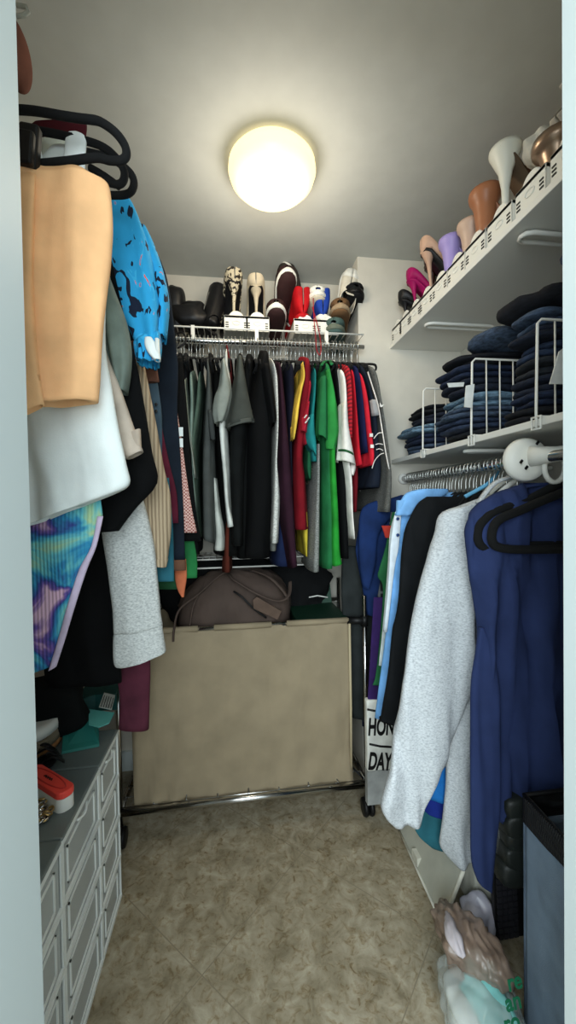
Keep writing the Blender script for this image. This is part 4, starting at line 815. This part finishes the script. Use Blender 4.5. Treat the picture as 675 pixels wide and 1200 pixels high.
# green and grey boxes behind
DG = mat('dark_green_card', (24, 58, 42), .5, kind='flat')
t = empty('green_box', P(375, 715, 1.66), 'flat dark green gift box lying open in the cart beside the duffel', 'box')
pz = zt-.02
obj('box_body', box(P(345, 720, 1.6).x, P(404, 720, 1.6).x, 1.56, 1.80, pz-.02, pz+.022), DG, t, smooth=False, mods=[('BEVEL', dict(width=.003, segments=2))])
obj('lid', tf(box(-.1, .1, -.004, .004, 0, .085), Matrix.Translation(((P(345, 720, 1.6).x+P(404, 720, 1.6).x)/2, 1.80, pz+.022)) @ Matrix.Rotation(R(-18), 4, 'X')), mat('green_card', (44, 74, 60), .6, kind='flat'), t, smooth=False)
obj('band', tube([P(362, 700, 1.70), P(372, 698, 1.70), P(384, 700, 1.70)], .003, 6), WIRE, t)
obj('storage_tub', box(P(340, 680, 1.84).x, P(388, 680, 1.84).x, 1.80, 1.915, 1.005, 1.115), mat('tub_grey', (58, 68, 72), .5, kind='flat'), smooth=False, label='slate grey plastic tub on the low wire shelf behind the duffel', cat='tub', mods=[('BEVEL', dict(width=.01, segments=3))])
# ================================================================== tote with lettering
tx0, tx1, ty = P(431, 840, 1.40).x, P(431, 840, 1.40).x+.24, 1.41
tote = empty('tote_bag', ((tx0+tx1)/2, ty, P(440, 905, 1.40).z), 'white fabric banner printed HON and DAY in black brush letters', 'tote bag')
zz = lambda y: P(440, y, 1.40).z
obj('cloth', box(tx0, tx1, ty, ty+.03, zz(906), zz(822)), fab((222, 222, 214)), tote, smooth=False, mods=[('BEVEL', dict(width=.006, segments=2))])
obj('lower_panel', box(tx0, tx1, ty+.002, ty+.028, zz(946), zz(906)), fab((150, 152, 150)), tote, smooth=False, label='plain grey lower panel')
def text(s, loc, size, m, parent, rot=(90, 0, 0), name='printed_letters', sx=1., ext=.0006, off_=.0):
    c = bpy.data.curves.new(name, 'FONT'); c.body = s; c.size = size; c.extrude = ext; c.offset = off_; c.materials.append(m)
    o = bpy.data.objects.new(name, c); C.objects.link(o); o.parent = parent; o.location = Vector(loc)-off(parent); o.rotation_euler = tuple(R(v) for v in rot); o.scale = (sx, 1, 1)
    bpy.context.view_layer.update()
    me = bpy.data.meshes.new_from_object(o.evaluated_get(bpy.context.evaluated_depsgraph_get()))
    q = bpy.data.objects.new(name, me); C.objects.link(q); q.parent = parent; q.location = o.location; q.rotation_euler = o.rotation_euler; q.scale = o.scale
    bpy.data.objects.remove(o); return q
text('HON', (tx0+.002, ty-.002, zz(862)), .088, BLKP, tote, sx=.50, off_=.003, rot=(90, 4, 0))
text('DAY', (tx0+.0, ty-.002, zz(902)), .088, BLKP, tote, sx=.50, off_=.003, rot=(90, 8, 0))
obj('printed_stroke', join(tube([(tx0+.008, ty-.001, zz(873)), (tx0+.05, ty-.001, zz(877)), (tx0+.11, ty-.001, zz(880))], .004, 6), tube([(tx0+.002, ty-.001, zz(832)), (tx0+.06, ty-.001, zz(837))], .004, 6)), BLKP, tote)
# ================================================================== drawers
DP = mat('drawer_plastic', (222, 226, 222), .3, kind='flat', alpha=.5, spec=.5)
DF = mat('drawer_rim', (232, 236, 232), .35, kind='flat')
DTOP = mat('drawer_top', (112, 122, 120), .25, kind='flat', alpha=.8)
XF, HT = -.366, .53
def drawers(y0, y1, label, contents, dzs=0.):
    t = empty('drawer_unit', (-.52, (y0+y1)/2, 0), label, 'drawer unit', 'translucent plastic drawer units')
    xb = LX+.01
    obj('top', box(xb, XF+.004, y0, y1, HT-.012, HT), DTOP, t, smooth=False, mods=[('BEVEL', dict(width=.004, segments=2))])
    obj('frame', join(box(xb, XF, y0, y0+.006, 0, HT-.012), box(xb, XF, y1-.006, y1, 0, HT-.012), box(xb, xb+.004, y0, y1, 0, HT-.012), *[box(xb, XF, y0, y1, z-.003, z+.003) for z in (.003, .13, .257, .385)]), DP, t, smooth=False)
    obj('front_rim', join(*[box(XF-.002, XF+.005, y0, y1, z-.0055, z+.0055) for z in (.004, .13, .257, .385, HT-.012)], *[box(XF-.002, XF+.004, y, y+.006, 0, HT-.01) for y in (y0, y1-.006)]), DF, t, smooth=False)
    for k in range(4):
        z0, z1 = .008+k*.1275, .008+k*.1275+.115; a, b = y0+.009, y1-.009
        d = obj('drawer', join(box(XF-.006, XF-.001, a, b, z0, z1), box(xb+.03, XF-.006, a, a+.003, z0, z1-.02), box(xb+.03, XF-.006, b-.003, b, z0, z1-.02), box(xb+.03, XF-.006, a, b, z0, z0+.003)), DP, t, smooth=False)
        ii = .022
        obj('raised_rim', join(box(XF-.001, XF+.002, a+ii, b-ii, z0+ii*.7, z0+ii*.7+.004), box(XF-.001, XF+.002, a+ii, b-ii, z1-ii*.8-.004, z1-ii*.8), box(XF-.001, XF+.002, a+ii, a+ii+.004, z0+ii*.7, z1-ii*.8), box(XF-.001, XF+.002, b-ii-.004, b-ii, z0+ii*.7, z1-ii*.8)), DF, d, smooth=False)
        if z1 > .4: obj('grip', tube(smooth_path([(XF+.002, (a+b)/2-.03, z1-.005), (XF+.008, (a+b)/2, z1-.012), (XF+.002, (a+b)/2+.03, z1-.005)], 4), .003, 6), DF, d)
        col, nm = contents[k]
        hh = random.uniform(.03, .045)
        obj('stored_cloth', blob((XF-.17, (y0+y1)/2, z0+.006+hh), .14, (y1-y0)/2-.022, hh, .12, 14, k+y0*9, 3.2, 30, 14), fab(col), label='%s cloth stored in the %s drawer of the %s' % (nm, ('bottom', 'third', 'second', 'top')[k], label.split(' plastic ')[0].split(' clear')[0]), cat='cloth', group='clothes stored in the drawers')
drawers(1.120, 1.30, 'farthest narrow plastic drawer unit beside the laundry cart', [((70, 74, 80), 'grey'), ((96, 92, 92), 'taupe'), ((120, 84, 96), 'mauve'), ((84, 70, 60), 'brown')])
drawers(.884, 1.118, 'middle clear plastic drawer unit with arched handles', [((50, 60, 92), 'indigo'), ((128, 84, 112), 'plum'), ((86, 92, 100), 'slate'), ((120, 124, 124), 'silver')])
drawers(.60, .882, 'nearest clear plastic drawer unit partly behind the door frame', [((74, 78, 100), 'blue'), ((90, 92, 98), 'steel'), ((60, 84, 130), 'cobalt'), ((40, 70, 130), 'royal')])
# things on the drawers
TE = mat('teal_card', (36, 112, 104), .6, kind='flat'); TD = mat('teal_dark_card', (22, 68, 66), .6, kind='flat'); TL = mat('teal_light_card', (88, 168, 160), .6, kind='flat')
sb = empty('shoe_box', (-.42, 1.12, HT), 'teal shoe box lying open on the drawer tops, flap folded out', 'shoe box')
def SB(pts, h0, h1): return prism([(x, y, z) for x, y, z in pts], (0, 0, h0), (0, 0, h1))
def on(px, py, z): return PZ(px, py, z)
a1, a2, a3, a4 = on(72, 884, HT+.002), on(118, 875, HT+.002), on(139, 835, HT+.06), on(106, 845, HT+.06)
obj('box_side', prism([on(72, 884, HT+.002), on(116, 875, HT+.002), on(115, 850, HT+.025), on(103, 840, HT+.05), on(74, 852, HT+.03)], (0, 0, 0), (.0, .004, .006)), TE, sb, smooth=False)
obj('box_body', prism([on(86, 842, HT+.006), on(112, 833, HT+.006), on(137, 832, HT+.006), on(140, 815, HT+.006), on(112, 806, HT+.006)], (0, 0, 0), (0, 0, .055)), TD, sb, smooth=False)
lb = P(126, 823, 1.05)
obj('side_flap', prism([on(104, 832, HT+.064), on(134, 836, HT+.062), on(128, 848, HT+.056), on(116, 853, HT+.052), on(104, 850, HT+.054)], (0, 0, 0), (0, 0, .003)), TL, sb, smooth=False)
obj('size_label', prism([on(116, 829, HT+.066), on(131, 832, HT+.066), on(135, 815, HT+.066), on(122, 812, HT+.066)], (0, 0, 0), (0, 0, .0015)), fab((206, 212, 206)), sb, smooth=False)
obj('label_print', join(*[prism([on(118+i*1.4, 828+i*.3, HT+.068), on(118.8+i*1.4, 828.2+i*.3, HT+.068), on(123+i*1.3, 815+i*.4, HT+.068), on(122.2+i*1.3, 814.8+i*.4, HT+.068)], (0, 0, 0), (0, 0, .001)) for i in range(0, 9, 2)]), BLKP, sb, smooth=False)
obj('green_card', prism([P(62, 787, 1.16), P(78, 783, 1.16), P(77, 800, 1.16), P(64, 806, 1.16)], (0, -.002, 0), (0, .002, 0)), fab((30, 88, 62)), smooth=False, label='small green card corner just below the tie-dye skirt', cat='card')
t = empty('espadrille_sandal', on(48, 870, HT), 'sandal with white band and cork rope sole by the door frame', 'sandal')
c0 = on(55, 874, HT)
def disc(z0, z1, r, m, nm): obj(nm, tf(lathe([(r*.6, z0), (r, z0+.001), (r*1.02, (z0+z1)/2), (r, z1-.001), (r*.6, z1)], 30), Matrix.Translation((c0.x-.0, c0.y, HT)) @ Matrix.Rotation(R(-4), 4, 'Y') @ Matrix.Diagonal((1, 2.0, 1, 1))), m, t)
disc(.004, .022, .036, fab((150, 108, 70)), 'cork_sole'); disc(.022, .052, .039, mat('jute', (164, 152, 128), .95, kind='rib', cols=[(120, 108, 88), 'Z'], scale=90, bump=1), 'rope_sole'); disc(.053, .082, .040, PLA, 'white_band')
obj('black_boot', join(blob((-.62, 1.19, HT+.05), .08, .06, .05, .25, 14, 2, 2.4), blob((-.65, 1.17, HT+.11), .05, .05, .10, .2, 14, 4, 2.4)), BLKL, label='black leather boot standing behind the cork sandal', cat='boot')
obj('black_sandal', join(*[tube(smooth_path([on(40+i*4, 878+i*5, HT+.02), on(52+i*4, 872+i*5, HT+.045), on(66+i*3, 880+i*4, HT+.02)], 4), .006, 8, flat=.5) for i in range(4)], blob(on(52, 893, HT+.01), .03, .04, .008, .1, 9, 1, 2.5)), BLKL, label='strappy black sandal on the drawer top below the cork sole', cat='sandal')
obj('dark_basket', blob((-.58, 1.27, HT+.09), .13, .05, .09, .2, 11, 6, 3), fab((18, 20, 20)), label='dark bag slumped in the shadow behind the teal box', cat='bag')
# coral brush
bz = HT+.03
br_ = empty('lint_brush', on(62, 925, bz), 'coral red lint brush with white base on the drawer top', 'lint brush')
A = on(36, 906, bz); B = on(80, 934, bz); dd = (B-A); L_ = dd.length; ang = math.atan2(dd.y, dd.x); mid = (A+B)/2
Mb = Matrix.Translation((mid.x, mid.y, bz)) @ Matrix.Rotation(ang, 4, 'Z')
def rounded(L, W, z0, z1, k=6):
    pts = []
    for cxs, cys, a0 in ((1, 1, 0), (-1, 1, 90), (-1, -1, 180), (1, -1, 270)):
        for i in range(k+1): q = R(a0+90*i/k); rr = W*.42; pts.append(Vector((cxs*(L/2-rr)+rr*math.cos(q), cys*(W/2-rr)+rr*math.sin(q), 0)))
    return prism(pts, (0, 0, z0), (0, 0, z1))
obj('cover', tf(rounded(L_, .042, 0, .016), Mb), mat('coral', (238, 78, 66), .45, kind='flat'), br_, smooth=False, mods=[('BEVEL', dict(width=.003, segments=2))])
obj('base', tf(rounded(L_*.99, .040, -.03, 0), Mb), PLA, br_, smooth=False)
obj('raised_edge', tf(tube([(L_*.42*math.cos(q), .014*math.sin(q), .0165) for q in [i*PI/12 for i in range(24)]], .0015, 6, True), Mb), mat('coral_dark', (196, 52, 46), .5, kind='flat'), br_)
obj('printed_mark', tf(tube(smooth_path([(-.016+k*.004, (.0025 if k % 2 else -.0025), .0168) for k in range(9)], 4), .0011, 5), Mb), BLKP, br_)
for i in range(16):
    p = on(48+random.uniform(-2, 10), 940+random.uniform(-4, 26), HT+.01)
    q = Vector((random.uniform(-.4, .4), random.uniform(-.4, .4), 1)).to_track_quat('Z', 'Y').to_matrix().to_4x4()
    obj('silver_ring' if i % 2 else 'gold_ring', tf(tube([(.009*math.cos(k*PI/7), .009*math.sin(k*PI/7), 0) for k in range(14)], .0022, 6, True), Matrix.Translation((p.x, p.y, HT+.006+.004*(i % 3))) @ q), mat('ring_silver', (200, 200, 196), .25, 1, kind='flat') if i % 2 else mat('ring_gold', (196, 166, 110), .3, 1, kind='flat'),
        label='small silver ring in the jewellery heap beneath the coral brush' if i % 2 else 'small gold ring in the jewellery heap beneath the coral brush', cat='ring', group='silver rings heaped on the drawers' if i % 2 else 'gold rings heaped on the drawers')
# ================================================================== floor things on the right
FELT = mat('pale_felt', (178, 178, 164), .9, bump=.3, var=.04)
def fquad(p, n_, th): return prism(p, (0, 0, 0), n_)
f0 = PZ(467, 972, .003); f1 = PZ(517, 1082, .003)
up = Vector((.13, 0, .30))
b0 = empty('storage_board', (f0+f1)/2, 'pale fabric storage panel leaning behind the plastic bags', 'storage panel')
obj('panel', prism([f0, f1, f1+up, f0+up], (0, 0, 0), (.018, 0, -.006) if False else (.016, 0, 0)), FELT, b0, smooth=False, mods=[('BEVEL', dict(width=.003, segments=2))])
obj('edge_binding', join(tube([f1+Vector((.006, -.002, .004)), f1+up*.98+Vector((.006, -.002, 0))], .006, 8), tube([f0+Vector((-.001, 0, .004)), f1+Vector((-.001, 0, .004))], .004, 8)), fab((206, 204, 190)), b0)
tb = PX(490, 1042, .60); obj('pull_tab', box(tb.x-.012, tb.x+.004, tb.y-.02, tb.y+.02, .012, .04), fab((206, 204, 190)), b0, smooth=False)
g1 = empty('storage_cube', (.78, 1.13, 0), 'off-white fabric storage cube beside the keyboard', 'storage cube')
obj('cube_body', box(.69, .86, 1.07, 1.22, 0, .20), fab((204, 204, 190)), g1, smooth=False, mods=[('BEVEL', dict(width=.01, segments=3))])
obj('lid', box(.685, .865, 1.065, 1.225, .19, .215), fab((190, 190, 176)), g1, smooth=False, mods=[('BEVEL', dict(width=.006, segments=2))])
# keyboard
kb = empty('keyboard', (.7, 1.0, 0), 'black computer keyboard standing on end beside the grey hamper', 'keyboard')
ka = P(582, 1014, .985); kw = .062; Mk = Matrix.Translation((P(583, 1100, .985).x, .99, .012)) @ Matrix.Rotation(R(-3), 4, 'X')
kh = ka.z-.01
obj('case', tf(box(0, kw+.03, 0, .018, 0, kh), Mk), BLKP, kb, smooth=False, mods=[('BEVEL', dict(width=.003, segments=2))])
keys = []
for i in range(int(kh/.0165)):
    for j in range(4): keys.append(box(.005+j*.0155, .018+j*.0155, -.006, .001, .006+i*.0165, .019+i*.0165))
obj('keys', tf(join(*keys), Mk), mat('key_black', (38, 38, 42), .35, kind='flat'), kb, smooth=False)
# puffer
PUF = mat('puffer_nylon', (30, 34, 32), .45, bump=.2)
pf = [blob((P(606, 1003, .93).x+.05, .93, .27+i*.042), .10-.003*i, .032, .033, .14, 14, i*5, 4.5, 40, 14) for i in range(5)]
obj('puffer_jacket', join(*pf), PUF, label='black quilted puffer jacket bundled below the navy dress', cat='puffer jacket')
# hamper
HX, HY0, HY1, HH = .652, .50, .82, .545
hp = empty('laundry_hamper', (.83, .7, 0), 'tall grey blue fabric laundry hamper with black mesh rim', 'laundry hamper')
def wallsheet(a, b, nrm, z0, z1, amp, seed, flare=0.):
    V, Fc = [], []; n1, n2 = 26, 26
    for i in range(n2+1):
        for j in range(n1+1):
            u, v = j/n1, i/n2; p = a.lerp(b, u); z = z0+(z1-z0)*v; e_ = math.sin(PI*u)
            f = amp*e_*(noise.noise(Vector((u*4, v*3, seed)))*1.2+.6*noise.noise(Vector((u*9+v*5, v*8, seed))))
            V.append(Vector((p.x, p.y, z))+nrm*f)
    for i in range(n2):
        for j in range(n1): q = i*(n1+1)+j; Fc.append((q, q+1, q+n1+2, q+n1+1))
    return V, Fc
cs = [Vector((HX, HY1, 0)), Vector((HX-.012, HY0, 0)), Vector((RX-.02, HY0, 0)), Vector((RX-.02, HY1, 0))]
nr = [Vector((-1, 0, 0)), Vector((0, -1, 0)), Vector((1, 0, 0)), Vector((0, 1, 0))]
HM = mat('hamper_cloth', (116, 134, 152), .75, bump=.3, var=.07); RM = mat('rim_mesh', (30, 32, 34), .6, kind='rib', cols=[(12, 12, 13), 'Y'], scale=60, bump=.8)
hb = join(*[wallsheet(cs[i], cs[(i+1) % 4], nr[i], .004, HH-.055, .012, i*3.) for i in range(4)])
obj('body', hb, HM, hp, mods=[('SOLIDIFY', dict(thickness=.004, offset=0))])
obj('mesh_rim', join(*[wallsheet(cs[i]*1.0+nr[i]*.003, cs[(i+1) % 4]+nr[i]*.003, nr[i], HH-.058, HH, .004, i*3.) for i in range(4)]), RM, hp, mods=[('SOLIDIFY', dict(thickness=.006, offset=0))])
obj('corner_piping', join(*[tube([(c.x, c.y, .004), (c.x, c.y, HH-.055)], .004, 8) for c in cs]), fab((86, 100, 116)), hp)
obj('rim_wire', tube([(c.x, c.y, HH+.002) for c in cs], .006, 8, True), BLKP, hp)
obj('hamper_clothes', blob((.83, .70, .33), .14, .18, .10, .3, 12, 3, 2.8), fab((22, 24, 28)), label='dark clothes heaped inside the grey blue hamper', cat='clothes')
# plastic bags
FILM = mat('clear_film', (216, 224, 220), .18, kind='flat', alpha=.38, spec=.8)
pb = P(572, 1165, .83)
bc = PZ(562, 1184, .066); PBX, PBY = bc.x, bc.y
bag = empty('plastic_bag', (PBX, PBY, 0), 'clear plastic bag with teal contents and green printed letters', 'plastic bag')
obj('film', blob((PBX, PBY, .068), .084, .10, .066, .16, 13, 4, 2.5, 80, 50, zmin=.002, ridge=.22), FILM, bag)
GP = mat('print_green', (26, 104, 72), .5, kind='flat')
def bagtext(s, px, py, Y, size):
    p = P(px, py, Y); text(s, p, size, GP, bag, rot=(72, 0, 4), name='green_letters', off_=.0008)
bagtext('re', 596, 1162, PBY-.115, .038); bagtext('an', 594, 1186, PBY-.12, .038); bagtext('ro', 592, 1211, PBY-.125, .038)
obj('teal_towel', blob((PBX+.018, PBY, .075), .052, .085, .055, .3, 14, 9, 2.6, ridge=.2), fab((128, 196, 192)), label='light teal towel packed inside the clear plastic bag', cat='towel')
obj('white_cloth', blob((PBX-.045, PBY-.02, .06), .025, .06, .042, .3, 16, 19, 2.6, ridge=.3), fab((222, 226, 220)), label='white cloth packed inside the clear plastic bag', cat='cloth')
mb = empty('mesh_bag', (.56, .98, .0), 'brown sheer drawstring bag lying on the clear plastic bag', 'mesh bag')
SHEER = mat('brown_film', (150, 128, 112), .35, kind='flat', alpha=.66, spec=.8)
def path_loft(pts, m, nm, parent, seed=0, amp=.25):
    pts2 = smooth_path([p for p, r in pts], 9); rs = smooth_path([Vector((r, 0, 0)) for p, r in pts], 9)
    V, Fc = tube(pts2, [max(.004, r.x) for r in rs], 56)
    n = 56
    V = [v + (v-pts2[min(i//n, len(pts2)-1)])*(amp*noise.noise(v*22+Vector((seed, 0, 0)))+amp*2.4*(abs(noise.noise(Vector((v.x*70, v.y*24+seed, v.z*50))))-.2)) for i, v in enumerate(V)]
    V = [Vector((v.x, v.y, max(.003, v.z))) for v in V]
    return obj(nm, (V, Fc), m, parent)
path_loft([(P(519, 1060, 1.04), .014), (P(524, 1076, .98), .034), (P(538, 1096, .92), .048), (P(558, 1118, .87), .05), (P(582, 1138, .83), .038), (P(602, 1155, .80), .012)], SHEER, 'bag_body', mb, 3)
path_loft([(P(524, 1070, .93), .006), (P(529, 1090, .88), .014), (P(537, 1110, .845), .014), (P(544, 1122, .83), .005)], fab((190, 182, 186)), 'lining_fold', mb, 5)
obj('white_linen', blob(P(560, 1080, 1.03), .05, .05, .055, .35, 16, 31, 2.3, ridge=.4), mat('lilac_film', (196, 194, 208), .35, kind='flat', spec=.6), label='pale lilac wrapped linen behind the brown sheer bag', cat='linen')
